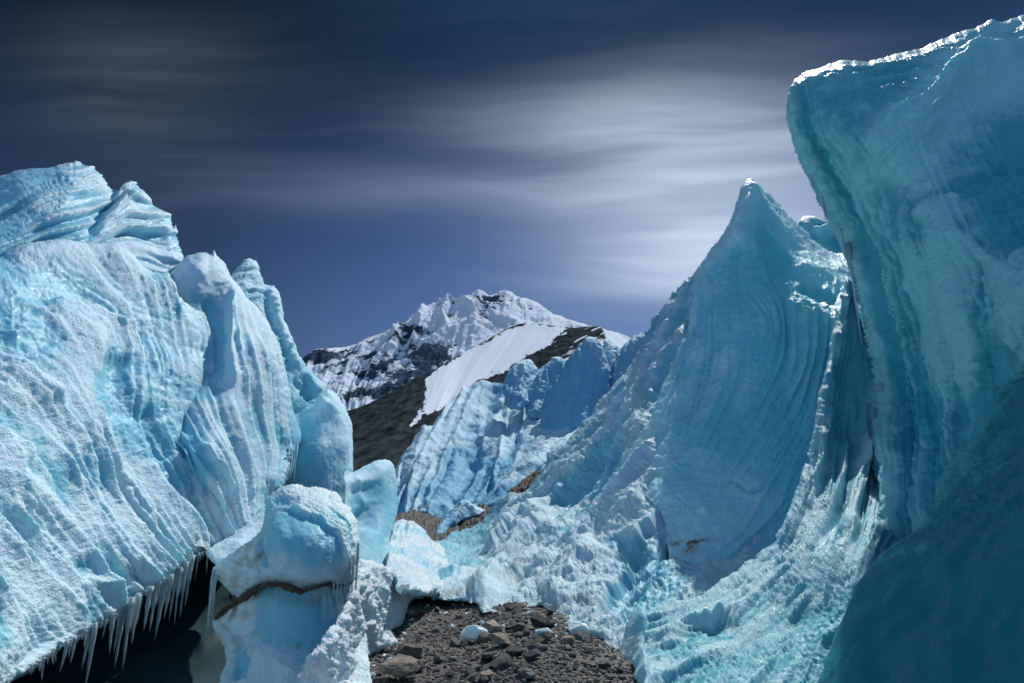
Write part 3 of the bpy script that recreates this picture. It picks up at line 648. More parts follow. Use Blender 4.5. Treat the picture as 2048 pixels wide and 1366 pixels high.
    lobe = relief([(300,640),(304,612),(310,598),(322,578),(340,550),(360,528),(375,512),(400,505),(415,506),(425,508),(428,500),(432,508),(440,518),(450,528),(456,545),(470,568),(490,590),(505,604),(520,622),(540,652),(550,672),(558,690),(566,712),(572,735),(577,762),(581,790),(585,812),(588,832),(596,855),(601,872),(599,885),(596,900),(590,930),(577,960),(562,980),(545,990),(534,1010),(530,1050),(515,1072),(500,1085),(455,1100),(430,1104,0),(380,1080,0),(330,1000,0),(280,800,0)],
        [(x, y, d - 0.35 + 1.1 * float(smooth(380, 290, x)) * float(smooth(1050, 900, y))) for x, y, d in dep] + [(300,700,10.4),(330,900,9.75),(400,1040,9.3)], rim=36, thick=4, bulge=0.4, crust=0.6, crust_h=4.5,
        guides=[(0,[(300,620),(290,720),(320,860),(400,980),(450,1080)]),(1,[(340,555),(335,650),(355,800),(430,940),(485,1075)]),(2,[(400,510),(400,650),(410,800),(470,930),(505,1065)]),
                (3,[(450,530),(455,680),(475,800),(510,920),(522,1050)]),(4,[(472,570),(510,690),(535,800),(548,900),(540,1000)]),(5,[(520,622),(555,720),(572,820),(580,900),(560,980)]),(6,[(556,690),(577,780),(592,860),(595,900)])],
        flutes=[(0.9, 9, 300, 3, 's'), (2.6, 6.5, 500, 7, 's'), (6.0, 2.4, 400, 9, 'n')],
        flute_mask=[(400,560,.0),(420,740,.0),(370,620,.1),(360,930,.1),(400,900,.4),(500,700,1),(560,800,1.1),(480,650,1),(480,1000,1.1),(330,800,.5),(540,950,1),(450,850,.8),(420,1050,1),(390,980,.8)],
        strokes=[('crack',34,20,[(418,580),(422,680),(412,760)]),('ridge',18,30,[(432,520),(452,600),(456,720),(468,800)]),('ridge',24,12,[(315,620),(345,570),(385,545),(412,550)]),
                 ('ridge',9,14,[(318,720),(315,800),(325,860)]),('crack',34,26,[(345,880),(365,930),(360,990)]),('L',28,18,[(330,860),(370,900),(395,960)][::-1]),('ridge',14,16,[(395,880),(440,930),(470,1000)]),
                 ('ridge',7,9,[(300,660),(292,700),(295,740)]),('ridge',7,9,[(276,665),(272,710),(276,740)])],
        lumps=[(1.3, 0.08, 2, 12.0, 'n')], grain=(0.042, 0.0105), grain_mask=[(400,540,1),(420,640,.35),(420,760,.3),(360,930,.3),(500,700,.8),(480,1000,1),(330,700,.8),(560,900,.5),(350,560,1),(420,880,1),(560,960,.3)],
        crust_pts=[(400,520,.8),(350,600,.7),(425,570,.4),(420,660,.15),(430,740,.05),(410,800,.4),(340,700,.35),(330,800,.35),(480,640,.7),(540,720,.75),(500,800,.7),(570,850,.5),(575,950,.25),(360,930,.2),(430,880,.75),(400,1000,.7),(480,1000,.9),(520,960,.7),(320,900,.5),(440,1080,.9)])
    side = relief([(-130,440,0),(-300,380),(-600,300),(-1000,220),(-1500,60),(-2000,-150),(-2000,2600,0),(-900,2000,0),(-130,1480,0)], [(-130,440,7.9),(-130,900,5.6),(-130,1450,4.9),(-600,350,5.8),(-600,1000,4.0),(-600,1600,3.6),(-1200,200,3.9),(-1200,1000,2.9),(-1200,1900,2.6),(-2000,-100,2.4),(-2000,1000,1.9),(-2000,2600,1.8)],
        step=9, rim=26, thick=4, crust=.6, crust_n=.5, lumps=[(1.3, .2, 4, 3, 'n'), (.4, .06, 2, 5, 'r')], grain=(.12, .02))
    apron = relief([(412,1104),(425,1092),(450,1078),(490,1050),(530,1010),(575,1000),(580,1080),(540,1120),(500,1142),(470,1150),(445,1150),(436,1134),(424,1124)], [(420,1106,9.0),(450,1145,8.2),(500,1060,9.7),(560,1010,10.4),(560,1100,8.8)],
        rim=16, thick=1.0, crust=.8, crust_n=.4, lumps=[(.8, .08, 3, 3, 'n')], grain=(.04, .012), jitter=3)
    mesh_obj('ice_face', [dome, body, lobe, side, apron], ICE_L, t)
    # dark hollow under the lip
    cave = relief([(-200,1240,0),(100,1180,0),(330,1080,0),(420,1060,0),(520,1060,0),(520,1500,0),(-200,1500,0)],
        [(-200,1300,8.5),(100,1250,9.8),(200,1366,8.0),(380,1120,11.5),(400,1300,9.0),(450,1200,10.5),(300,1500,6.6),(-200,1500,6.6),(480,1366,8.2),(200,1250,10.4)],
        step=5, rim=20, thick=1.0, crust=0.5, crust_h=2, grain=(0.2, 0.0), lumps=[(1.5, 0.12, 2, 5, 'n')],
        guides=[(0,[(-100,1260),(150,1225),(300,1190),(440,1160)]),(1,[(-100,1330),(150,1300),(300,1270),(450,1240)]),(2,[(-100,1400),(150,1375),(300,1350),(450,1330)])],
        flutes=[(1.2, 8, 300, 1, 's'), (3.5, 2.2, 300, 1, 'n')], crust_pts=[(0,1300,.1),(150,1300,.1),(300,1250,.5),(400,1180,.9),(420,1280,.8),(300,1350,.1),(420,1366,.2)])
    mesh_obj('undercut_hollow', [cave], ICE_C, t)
    lip = [(60,1343),(90,1322),(120,1299),(150,1283),(180,1264),(215,1246),(240,1230),(270,1201),(310,1178),(350,1155),(368,1140),(384,1121),(395,1115),(412,1108)]
    lx = [p[0] for p in lip]; ly = [p[1] for p in lip]; cp, cv = depth_cp(dep)
    big = {190:(95,4),247:(85,4.5),262:(100,4),276:(70,5),300:(60,5),312:(70,4),328:(88,5.5),342:(62,4),226:(55,4),352:(70,3.5),360:(80,3),372:(78,4),383:(72,5),240:(60,3),178:(55,3.5),134:(40,3),150:(34,3)}
    ks = sorted(big) + [64,72,80,88,97,105,112,122,142,158,165,172,204,212,233,254,269,284,292,306,320,335,347,366,378,390,397,403,409,416]
    for k in ks:
        y = np.interp(k, lx, ly); d = float(np.exp(tps(cp, cv, np.array([[float(k)]]), np.array([[float(y)]])))[0, 0]) + random.uniform(0.03, 0.22)
        ln, r = big.get(k, (8 + 40 * random.random() ** 2, random.uniform(1.3, 2.6)))
        add_icicle(t, k, y - 6, d, ln * 1.2, r * 1.2)
        if k in big and ln > 65: add_icicle(t, k + random.choice((-4, 4)), y - 6, d + .02, ln * random.uniform(.4, .7), r * .9)
    for k in (572, 577, 583, 588, 593):
        add_icicle(t, k, 898 + random.uniform(-14, 8), 12.2, random.uniform(45, 90), 2.2)
build_left_wall()

# ------------------------------------------------------------------ pinnacle and fin behind the left wall
def build_pinnacle():
    spire = relief([(440,580,0),(462,552),(466,545),(476,535),(488,521),(497,516),(503,518),(512,523),(519,540),(522,552),(528,568),(540,571),(550,574),(558,592),(562,610),(567,640),(575,660),(582,674),(590,690),(594,705),(603,718),(612,735),(625,745),(640,760),(650,775),(655,800,0),(640,900,0),(560,1000,0),(500,760,0)],
        [(500,520,17),(560,600,17.4),(600,720,16.4),(640,780,15.8),(560,900,14.5),(450,600,15.5),(500,700,15.5)], rim=18, thick=2.5, bulge=0.3, crust=0.35, crust_h=4,
        guides=[(0,[(460,560),(500,545),(530,560)]),(1,[(470,600),(520,585),(560,595)]),(2,[(490,650),(530,630),(566,640)]),(3,[(520,710),(560,690),(590,690)]),(4,[(560,790),(590,750),(630,750)]),(5,[(580,850),(620,800),(650,780)])],
        flutes=[(2.5, 4, 100, 1, 's'), (6, 1.8, 60, 2, 's')], strokes=[('crack',6,14,[(530,570),(536,620),(560,680),(580,740)]),('ridge',14,16,[(545,575),(555,630),(575,690),(605,750)]),('crack',26,22,[(600,790),(625,775),(635,765)])],
        lumps=[(1.2, 0.12, 3, 4, 'n')], grain=(0.07, 0.02), crust_pts=[(500,530,.6),(520,600,.5),(560,640,.5),(570,720,.2),(600,780,.05),(630,760,.3),(590,820,.1)])
    col = relief([(560,850,0),(585,829),(596,827),(606,818),(618,810),(632,800),(640,788),(655,778),(668,784),(680,800),(690,816),(698,833),(702,850),(705,880),(706,920),(706,960),(705,1000),(706,1040),(708,1080),(700,1130,0),(560,1130,0)],
        [(590,830,14.2),(650,785,14.6),(700,840,14.6),(640,900,13.6),(700,1050,13.6),(580,1100,12.8),(560,900,14)], rim=34, thick=2.5, bulge=0.5, crust=0.35, crust_h=3, grain=(0.06, 0.010),
        guides=[(0,[(600,830),(598,950),(600,1100)]),(1,[(640,795),(640,900),(645,1100)]),(2,[(665,785),(685,860),(690,960),(692,1100)]),(3,[(685,805),(702,870),(706,1000)])],
        flutes=[(1.6, 3.0, 500, 3, 'n'), (6, 1.3, 200, 3, 'r')], flute_mask=[(600,900,.5),(640,900,.5),(690,850,1.2),(660,800,1.2),(700,950,1),(600,1000,.5)], lumps=[(1.5, 0.10, 2, 4, 'n')],
        strokes=[('R',22,14,[(640,790),(660,815),(690,860),(700,920)]),('R',16,10,[(650,782),(676,808),(700,850)])],
        crust_pts=[(610,830,.5),(650,790,.75),(690,840,.75),(620,860,.25),(600,920,.1),(640,960,.35),(690,950,.55),(600,1000,.35),(660,1040,.45)])
    t = empty('ice_pinnacle', (-5.5, 14, 0)); mesh_obj('spire', [spire], ICE_P, t); mesh_obj('shoulder', [col], ICE_P, t)
    tag(t, 'pointed ice pinnacle with a rounded blue shoulder rising behind the left ice wall', 'ice pinnacle')
    fin = relief([(690,950,0),(704,946),(715,940),(726,934),(740,928),(752,922),(765,919),(777,920),(785,925),(789,935),(792,955),(794,980),(794,1010),(791,1035),(786,1055),(781,1072),(779,1090),(782,1110),(795,1140),(800,1180,0),(690,1180,0)],
        [(700,950,12.6),(765,920,13.6),(790,980,13.6),(740,1050,12.4),(790,1130,11.6),(700,1150,10.8)], rim=30, thick=1.6, bulge=0.2, crust=0.3, crust_h=3, grain=(0.05, 0.006), lumps=[(1.4, 0.10, 2, 9, 'n')],
        strokes=[('crack',26,20,[(722,960),(728,1010),(715,1060)]),('ridge',18,14,[(704,946),(722,980),(735,1020)])],
        crust_pts=[(765,925,.7),(720,950,.5),(715,980,.75),(750,980,.15),(780,1000,.4),(750,1060,.1),(720,1080,.3),(785,1100,.75),(730,1140,.6)])
    tag(mesh_obj('ice_fin', [fin], ICE_P, origin=(-2.9, 12.5, 0)), 'smooth rounded blue ice fin standing between the pinnacle and the valley mouth', 'ice fin')
build_pinnacle()

# ------------------------------------------------------------------ the capped block in the middle left
def build_block():
    t = tag(empty('ice_block', (-1.75, 6.2, 0)), 'mushroom shaped ice block with brown dirt band under its rounded cap', 'ice block')
    cap = relief([(530,1000),(536,992),(545,985),(560,976),(585,967),(600,971),(612,975),(632,976),(650,978),(660,982),(672,984),(680,992),(686,1004),(698,1014),(707,1028),(714,1045),(717,1062),(719,1085),(719,1110),(717,1135),(712,1158),(700,1166),(690,1170),(672,1172),(655,1170),(635,1176),(615,1176),(600,1181),(580,1172),(555,1168),(530,1168),(510,1178),(492,1190),(478,1196),(465,1188),(450,1174),(438,1160),(427,1152),(426,1138),(440,1124),(455,1112),(472,1100),(490,1088),(505,1078),(518,1066),(526,1052),(529,1030)],
        [(530,1000,6.5),(590,968,6.7),(680,990,6.7),(717,1080,6.3),(640,1060,5.95),(540,1060,6.0),(560,1150,5.85),(700,1150,6.1),(450,1150,6.6),(430,1140,7.0)],
        step=2.0, rim=26, rimk=1.2, thick=1.3, bulge=0.04, crust=0.45, crust_h=4, grain=(0.03, 0.008),
        guides=[(0,[(532,1010),(590,1002),(640,1018),(690,1060),(700,1150)]),(1,[(535,998),(590,988),(650,1002),(700,1050),(710,1150)]),(2,[(545,985),(600,975),(660,988),(705,1030),(718,1140)]),(-2,[(535,1060),(600,1050),(650,1090),(670,1160)])],
        flutes=[(2.0, 6.5, 300, 3, 's'), (5.0, 2.6, 160, 3, 's')], flute_mask=[(560,990,.9),(650,1000,1.1),(700,1060,1),(600,1040,-.3),(560,1050,-.3),(600,1090,-.3),(560,1120,-.2),(650,1080,-.2),(640,1130,-.2),(480,1140,.3),(500,1110,.3)],
        strokes=[('R',20,13,[(532,1016),(580,1014),(625,1028),(668,1060),(690,1110),(692,1160)][::-1]),('crack',44,9,[(560,1070),(620,1065),(660,1090)]),('crack',7,10,[(518,1070),(524,1110),(530,1140)]),('ridge',12,10,[(430,1145),(470,1120),(515,1085)]),('crack',12,10,[(540,1000),(570,1006),(600,1004)])],
        lumps=[(0.5, 0.025, 3, 3, 'n')], grain_mask=[(560,990,1.3),(690,1050,1.3),(600,1070,.1),(560,1100,.2),(640,1140,.3),(470,1140,1.2)],
        crust_pts=[(570,985,.9),(640,990,.85),(690,1030,.8),(705,1100,.7),(560,1050,.02),(610,1060,.0),(640,1070,.0),(560,1010,.4),(600,1090,.25),(560,1120,.65),(620,1130,.6),(650,1110,.4),(680,1130,.5),(480,1130,.85),(520,1150,.75)],
        dirt_pts=[(500,1110,30,34,.5),(700,1155,30,22,.5),(470,1160,50,22,.45),(560,1166,60,7,.5),(660,1170,60,6,.5),(520,1080,14,30,.35)])
    ped = relief([(480,1192,0),(520,1160,0),(600,1160,0),(700,1150,0),(705,1190),(712,1215),(722,1240),(733,1270),(736,1310,0),(735,1480,0),(440,1480,0),(440,1366),(446,1345),(451,1325),(450,1300),(444,1285),(434,1268),(428,1255),(426,1242),(432,1232),(445,1222),(458,1212),(470,1200)],
        [(480,1200,6.35),(560,1180,6.15),(600,1250,6.0),(700,1190,6.35),(720,1280,6.3),(560,1366,5.65),(700,1366,5.7),(440,1366,5.9),(430,1240,6.8),(450,1300,6.3),(560,1480,5.2),(735,1480,5.2)],
        step=2.0, rim=24, rimk=1.2, thick=1.2, crust=0.35, crust_h=4, grain=(0.03, 0.007), crust_n=0.3,
        guides=[(0,[(440,1240),(462,1300),(460,1366),(470,1450)]),(1,[(490,1200),(500,1260),(500,1366),(505,1450)]),(2,[(560,1180),(560,1280),(550,1380)]),(3,[(640,1180),(635,1280),(600,1400)]),(4,[(690,1180),(700,1250),(680,1366)]),(5,[(704,1190),(730,1260),(740,1366)])],
        flutes=[(1.6, 4.5, 300, 3, 'n'), (5.5, 2.2, 200, 5, 'r')], flute_mask=[(440,1280,1),(470,1300,.7),(560,1250,.1),(620,1250,.1),(690,1220,1.2),(700,1260,1),(560,1366,.4)],
        strokes=[('ridge',20,16,[(440,1240),(480,1255),(490,1280)]),('crack',16,12,[(470,1280),(480,1320),(480,1366)]),('ridge',30,18,[(500,1300),(560,1330),(600,1366)])], lumps=[(0.5, 0.035, 3, 3, 'n')],
        grain_mask=[(560,1250,.1),(480,1300,1),(560,1350,1),(700,1250,1),(620,1300,.4)],
        crust_pts=[(490,1220,.6),(560,1200,.15),(590,1250,.0),(560,1290,.05),(620,1220,.3),(630,1290,.3),(690,1230,.55),(460,1280,.8),(520,1330,.7),(600,1340,.5),(480,1366,.7),(700,1320,.8)],
        dirt_pts=[(470,1215,40,24,.7),(490,1190,50,12,.7),(640,1200,60,14,.35),(560,1174,80,8,.55),(690,1180,30,10,.5),(700,1225,22,36,.3),(456,1240,30,14,.25),(595,1295,9,5,.8)])
    mesh_obj('cap', [cap], ICE_B, t); mesh_obj('pedestal', [ped], ICE_B, t)
    band = relief([(432,1243),(428,1236),(446,1216),(462,1204),(480,1191),(508,1173),(530,1166),(556,1164),(580,1171),(600,1179),(622,1175),(650,1167),(690,1168),(706,1162),(707,1167),(688,1173),(650,1173),(622,1181),(600,1186),(576,1179),(552,1172),(530,1175),(510,1184),(492,1206),(468,1228)],
        [(432,1235,6.75),(480,1195,6.27),(530,1170,5.98),(600,1180,5.88),(650,1170,5.95),(705,1165,6.22)], step=1.5, rim=4, thick=0.5, crust=0, jitter=3.2, grain=(0.025, 0.016), lumps=[(0.12, 0.012, 2, 1, 'n')])
    mesh_obj('dirt_band', [band], DIRT, t)
    for px, y, d, l, r in ((700,1130,6.12,70,1.6),(707,1120,6.12,120,1.8),(716,1100,6.2,200,2.2),(690,1150,6.05,50,2),(683,1156,6.02,34,2),(676,1160,6.0,40,2.2),(668,1162,6.0,26,2),(696,1140,6.1,60,2),
                           (427,1150,6.95,150,3.5),(432,1155,6.9,90,2.6),(424,1160,7.0,70,2)):
        add_icicle(t, px, y, d - 0.05, l, r)
build_block()

# ------------------------------------------------------------------ snow banks on the valley floor
def build_banks():
    b1 = relief([(690,1130,0),(712,1118),(735,1122),(760,1130),(785,1135),(805,1150),(822,1168),(838,1180),(842,1190),(828,1198),(815,1206),(812,1222),(806,1238),(800,1250),(788,1256),(780,1262),(790,1276),(792,1288),(780,1300),(765,1305),(752,1303),(740,1309),(728,1318),(724,1330),(727,1350),(728,1375),(728,1480,0),(560,1480,0),(585,1400),(600,1350),(615,1320),(640,1290),(670,1250),(690,1210),(700,1180)],
        [(700,1130,'z',.95),(760,1135,'z',.8),(830,1180,'z',.25),(815,1215,'z',.04),(720,1180,'z',.75),(760,1220,'z',.35),(795,1250,'z',.03),(790,1285,'z',.0),(730,1250,'z',.35),(690,1290,'z',.42),(740,1305,'z',.03),(725,1340,'z',.0),(650,1330,'z',.40),(600,1360,'z',.30),(728,1480,'z',-.05),(580,1480,'z',.05)],
        step=2.0, rim=13, rimk=1.8, thick=0.5, crust=0.8, crust_h=3, crust_n=0.5, grain=(0.035, 0.016), jitter=4,
        guides=[(0,[(700,1140),(700,1200),(720,1290)]),(1,[(730,1130),(735,1190),(770,1290)]),(2,[(760,1135),(780,1190),(800,1240)]),(3,[(800,1150),(820,1180),(835,1200)])],
        flutes=[(3.2, 5, 60, 3, 'r'), (0.9, 7, 90, 3, 'n')], lumps=[(0.35, 0.05, 4, 3, 'n'), (0.13, 0.03, 2, 5, 'r')],
        dirt_pts=[(700,1200,40,40,.18),(760,1260,60,14,.35),(690,1300,20,14,.3),(740,1290,30,12,.25)])
    tag(mesh_obj('snow_bank', [b1], SNOW, origin=(-1.2, 7, 0)), 'lumpy granular snow bank spilling from beside the capped ice block onto the gravel', 'snow bank')
    b2 = relief([(780,1080,0),(785,1052),(795,1044),(808,1040),(822,1043),(835,1050),(848,1060),(858,1072),(866,1082),(880,1090),(890,1110,0),(880,1190,0),(800,1190,0),(770,1140,0)],
        [(800,1042,'z',.62),(850,1062,'z',.4),(880,1095,'z',.12),(800,1100,'z',.5),(790,1150,'z',.5),(850,1150,'z',.2),(880,1190,'z',.05)], rim=12, rimk=2, thick=0.6, crust=0.35, crust_h=3,
        grain=(0.06, 0.022), lumps=[(0.9, 0.16, 4, 3, 'n'),(.3,.05,2,5,'r')], crust_n=.6, jitter=3, guides=[(0,[(790,1050),(785,1100),(800,1150)]),(1,[(830,1050),(830,1100),(840,1150)]),(2,[(862,1080),(868,1100),(875,1150)])], flutes=[(3, 4, 80, 2, 'r')])
    tag(mesh_obj('snow_mound', [b2], SNOW, origin=(-2, 14, 0)), 'small rounded snow mound at the foot of the smooth ice fin', 'snow mound')
build_banks()

# ------------------------------------------------------------------ right: debris slope and pointed peak
def build_slope():
    sl = relief([(1460,470),(1440,488),(1420,505),(1402,525),(1385,548),(1368,562),(1355,575),(1345,587),(1336,602),(1328,616),(1318,624),(1308,632),(1300,640),(1300,655),(1290,664),(1284,675),(1282,692),(1274,712),(1266,728),(1255,745),(1240,760),(1226,775),(1215,790),(1204,792),(1195,805),(1188,822),(1180,832),(1165,845),(1150,860),(1136,880),(1122,888),(1108,895),(1096,903),(1092,920),(1086,938),(1074,952),(1060,968),(1050,982),(1038,990),(1022,986),(1008,994),(990,1002),(978,1022),(965,1038),(948,1052),(930,1058),(910,1062),(890,1074),(872,1082),(856,1084),(840,1100,0),(800,1120,0),(800,1200,0),(812,1204),(830,1198),(850,1194),(870,1196),(900,1200),(925,1203),(948,1206),(958,1214),(962,1226),(975,1226),(988,1228),(1003,1232),(1012,1222),(1025,1216),(1045,1214),(1068,1212),(1088,1214),(1102,1224),(1108,1240),(1108,1256),(1116,1266),(1135,1268),(1160,1266),(1185,1272),(1205,1285),(1214,1300),(1230,1310),(1245,1330),(1250,1370),(1250,1450,0),(1700,1450,0),(1700,1180,0),(1500,900,0),(1440,620,0)],
        [(1460,470,16.5),(1345,590,19),(1285,690,20),(1200,800,20.5),(1096,905,20.5),(1040,990,20),(950,1052,22),(870,1082,'z',.12),(820,1110,'z',.15),(820,1195,'z',.06),(900,1200,'z',.03),(960,1222,'z',.02),(1045,1214,'z',.03),(1108,1245,'z',.02),(1190,1275,'z',.02),(1245,1330,'z',.05),(1250,1450,'z',0),
         (900,1130,'z',.18),(1000,1110,14.5),(1000,1180,11.5),(1100,1050,14.5),(1100,1150,11.3),(1200,950,15),(1200,1050,12.8),(1200,1170,9.8),(1300,850,14.5),(1300,1000,12),(1300,1150,9.3),(1300,1250,7.7),(1400,700,14.8),(1400,1000,11.6),(1500,1100,9.8),(1500,1300,7),(1600,900,13.5),(1440,620,17.5),(1500,800,15),(1700,1450,5)],
        step=2.2, rim=18, rimk=1.6, thick=3, crust=0.6, crust_h=2.6, crust_n=0.55, jitter=4.0, grain=(0.045, 0.026),
        guides=[(0,[(1290,670),(1200,800),(1100,910),(1000,1010),(880,1090)]),(1,[(1340,620),(1260,790),(1150,920),(1040,1050),(930,1150)]),(2,[(1380,600),(1300,790),(1200,950),(1100,1080),(990,1200)]),
                (3,[(1400,700),(1320,880),(1230,1020),(1140,1140),(1080,1210)]),(4,[(1450,850),(1350,980),(1270,1100),(1200,1200),(1140,1260)]),(5,[(1500,950),(1400,1080),(1300,1180),(1220,1290)])],
        flutes=[(0.8, 15, 300, 3, 'n'), (1.9, 8, 260, 4, 's'), (4.5, 3.0, 200, 5, 'n')],
        flute_mask=[(1290,700,.9),(1200,850,1),(1100,950,1),(900,1130,.5),(1000,1150,.9),(1200,1000,1),(1250,1150,.6),(1100,1200,.1),(1160,1220,.1),(1200,1250,.2),(1040,1200,.3),(1330,750,.9)],
        strokes=[('R',60,32,[(1345,1000),(1290,1080),(1220,1180),(1180,1260)]),('ridge',22,34,[(1345,860),(1280,950),(1200,1040),(1120,1110)]),('crack',30,24,[(1260,1080),(1250,1150),(1230,1230)]),('lump',30,22,[(1035,1010),(1025,1040)]),
                 ('ridge',20,30,[(1100,1010),(1040,1060),(960,1110)]),('ridge',26,34,[(1200,1090),(1140,1160),(1090,1205)]),('crack',20,30,[(1215,880),(1160,950),(1090,1010)]),('ridge',18,30,[(1000,1130),(960,1180),(940,1200)]),
                 ('crack',5,14,[(1320,1098),(1345,1090),(1370,1088),(1395,1092)]),('lump',14,-14,[(1370,1100),(1380,1106)])],
        lumps=[(1.2, 0.16, 3, 3, 'n'), (0.36, 0.03, 3, 6, 'n'), (0.12, 0.024, 2, 9, 'n')],
        crust_pts=[(1330,640,.4),(1290,740,.35),(1250,800,.5),(1180,870,.55),(1120,960,.7),(1200,960,.55),(1250,1000,.75),(1340,900,.75),(1330,1030,.85),(1240,1100,.15),(1250,1150,.05),(1235,1200,.3),(1180,1100,.65),(1100,1120,.7),(1050,1080,.6),(1000,1050,.5),(1000,1180,.8),(900,1130,.55),(920,1180,.75),(1100,1220,.8),(1150,1200,.6),(1200,1260,.8),(1400,1050,.8),(1280,860,.5),(1100,1040,.45),(1060,1170,.85)],
        dirt_pts=[(1370,1090,44,8,1.1),(1372,1106,14,8,.8),(1085,1190,16,8,.5),(1010,1222,40,6,.5),(1040,1150,120,60,.22),(1200,1230,70,30,.25),(960,1120,60,40,.2),(1200,1290,30,12,.5),(900,1190,70,12,.35),(1150,1262,60,12,.45),(1100,1225,30,16,.35),(1050,1208,50,8,.4),(1030,990,24,8,.35),(1110,1150,40,40,.16)])
    tag(mesh_obj('ice_slope', [sl], ICE_S, origin=(1.5, 12, 0)), 'long rugged ice slope running down from the pointed peak to the gravel', 'ice slope')
    bd = [(1500,360,14.2),(1560,415,15.2),(1620,475,15.8),(1680,510,16.0),(1530,460,13.4),(1590,520,13.6),(1660,560,13.8),(1570,450,14.4),(1400,540,14.5),(1340,750,14.0),(1250,900,13.8),(1180,1000,13.5),(1300,1000,11.5),(1340,850,12.6),(1350,1190,9.2),(1450,700,12.8),(1480,1000,10.6),(1480,1150,9.3),(1720,540,15.2),(1640,800,11.8),(1600,1050,10),(1750,900,11),(1800,600,14),(1800,1250,9),(1500,520,13.3)]
    body = relief([(1497,357),(1504,356),(1512,361),(1520,370),(1532,382),(1545,396),(1556,406),(1572,422),(1590,440),(1608,460),(1625,480),(1645,496),(1665,505),(1690,510),(1750,525,0),(1800,600,0),(1800,1250,0),(1600,1330,0),(1400,1330,0),(1330,1260,0),(1350,1180,0),(1338,1100,0),(1320,1020,0),(1250,960),(1235,940),(1250,908),(1270,880),(1285,862),(1300,838),(1312,805),(1322,778),(1334,752),(1346,728),(1356,700),(1368,675),(1376,655),(1380,620),(1386,580),(1393,556),(1410,520),(1425,495),(1440,478),(1455,452),(1466,432),(1474,412),(1480,394),(1488,368)],
        bd, step=2.4, rim=26, rimk=1.0, thick=3, bulge=0.5, crust=0.3, crust_h=3.5, crust_n=0.35, grain=(0.055, 0.020), jitter=2.5,
        guides=[(0,[(1400,560),(1390,680),(1360,780),(1300,900)]),(1,[(1425,520),(1420,660),(1400,770),(1350,900)]),(2,[(1460,470),(1450,640),(1450,730),(1400,880),(1330,1000)]),(3,[(1500,420),(1500,560),(1550,650),(1500,800),(1400,960)]),
                (4,[(1540,450),(1580,620),(1590,720),(1500,880),(1420,1020)]),(5,[(1640,560),(1640,700),(1590,850),(1500,980)]),(6,[(1680,650),(1660,850),(1590,1000),(1480,1110)]),(7,[(1720,800),(1680,950),(1600,1080),(1450,1180)])],
        flutes=[(0.9, 9, 500, 3, 'n'), (2.4, 6, 400, 4, 's'), (6, 2.0, 250, 6, 's')],
        flute_mask=[(1500,400,.2),(1560,430,-.1),(1620,490,-.1),(1680,520,0),(1400,650,1),(1450,650,1),(1550,600,.6),(1550,750,.8),(1350,850,.4),(1450,950,.3),(1420,1050,.1),(1640,750,1),(1500,1120,1.2),(1600,1050,1)],
        strokes=[('ridge',16,26,[(1500,360),(1490,420),(1470,500)]),('crack',14,22,[(1600,560),(1650,590),(1690,600)]),
                 ('ridge',10,7,[(1585,515),(1640,540),(1700,545)]),('crack',4,10,[(1455,952),(1480,970),(1500,980),(1540,965)]),('lump',8,14,[(1408,1026),(1412,1028)]),
                 ('ridge',7,16,[(1398,560),(1392,620),(1380,670)]),('crack',5,12,[(1404,570),(1400,630),(1388,680)])],
        lumps=[(1.8, 0.15, 2, 3, 'n'), (0.3, 0.022, 3, 6, 'n')],
        crust_pts=[(1500,365,.75),(1490,400,.3),(1540,410,1.0),(1590,455,1.0),(1650,505,.95),(1450,470,.7),(1400,550,.6),(1500,470,.2),(1560,480,.2),(1460,560,.1),(1520,580,.2),(1620,520,.8),(1660,560,.7),(1450,700,.35),(1560,650,.3),(1640,700,.1),(1400,800,.4),(1550,820,.15),(1350,850,.55),(1290,900,.75),(1450,900,.3),(1380,960,.55),(1420,1020,.85),(1480,1050,.8),(1380,1100,.8),(1560,950,.15),(1620,950,.05),(1480,1130,.4),(1420,1160,.4),(1600,1060,.1)],
        dirt_pts=[(1378,1090,36,6,1.1),(1378,1104,20,10,.7),(1480,968,40,4,.3),(1660,600,20,8,.3)])
    tag(mesh_obj('ice_peak', [body], ICE_F, origin=(4.5, 12.5, 0)), 'tall pointed ice peak with a shaded blue face right of centre', 'ice peak')
build_slope()

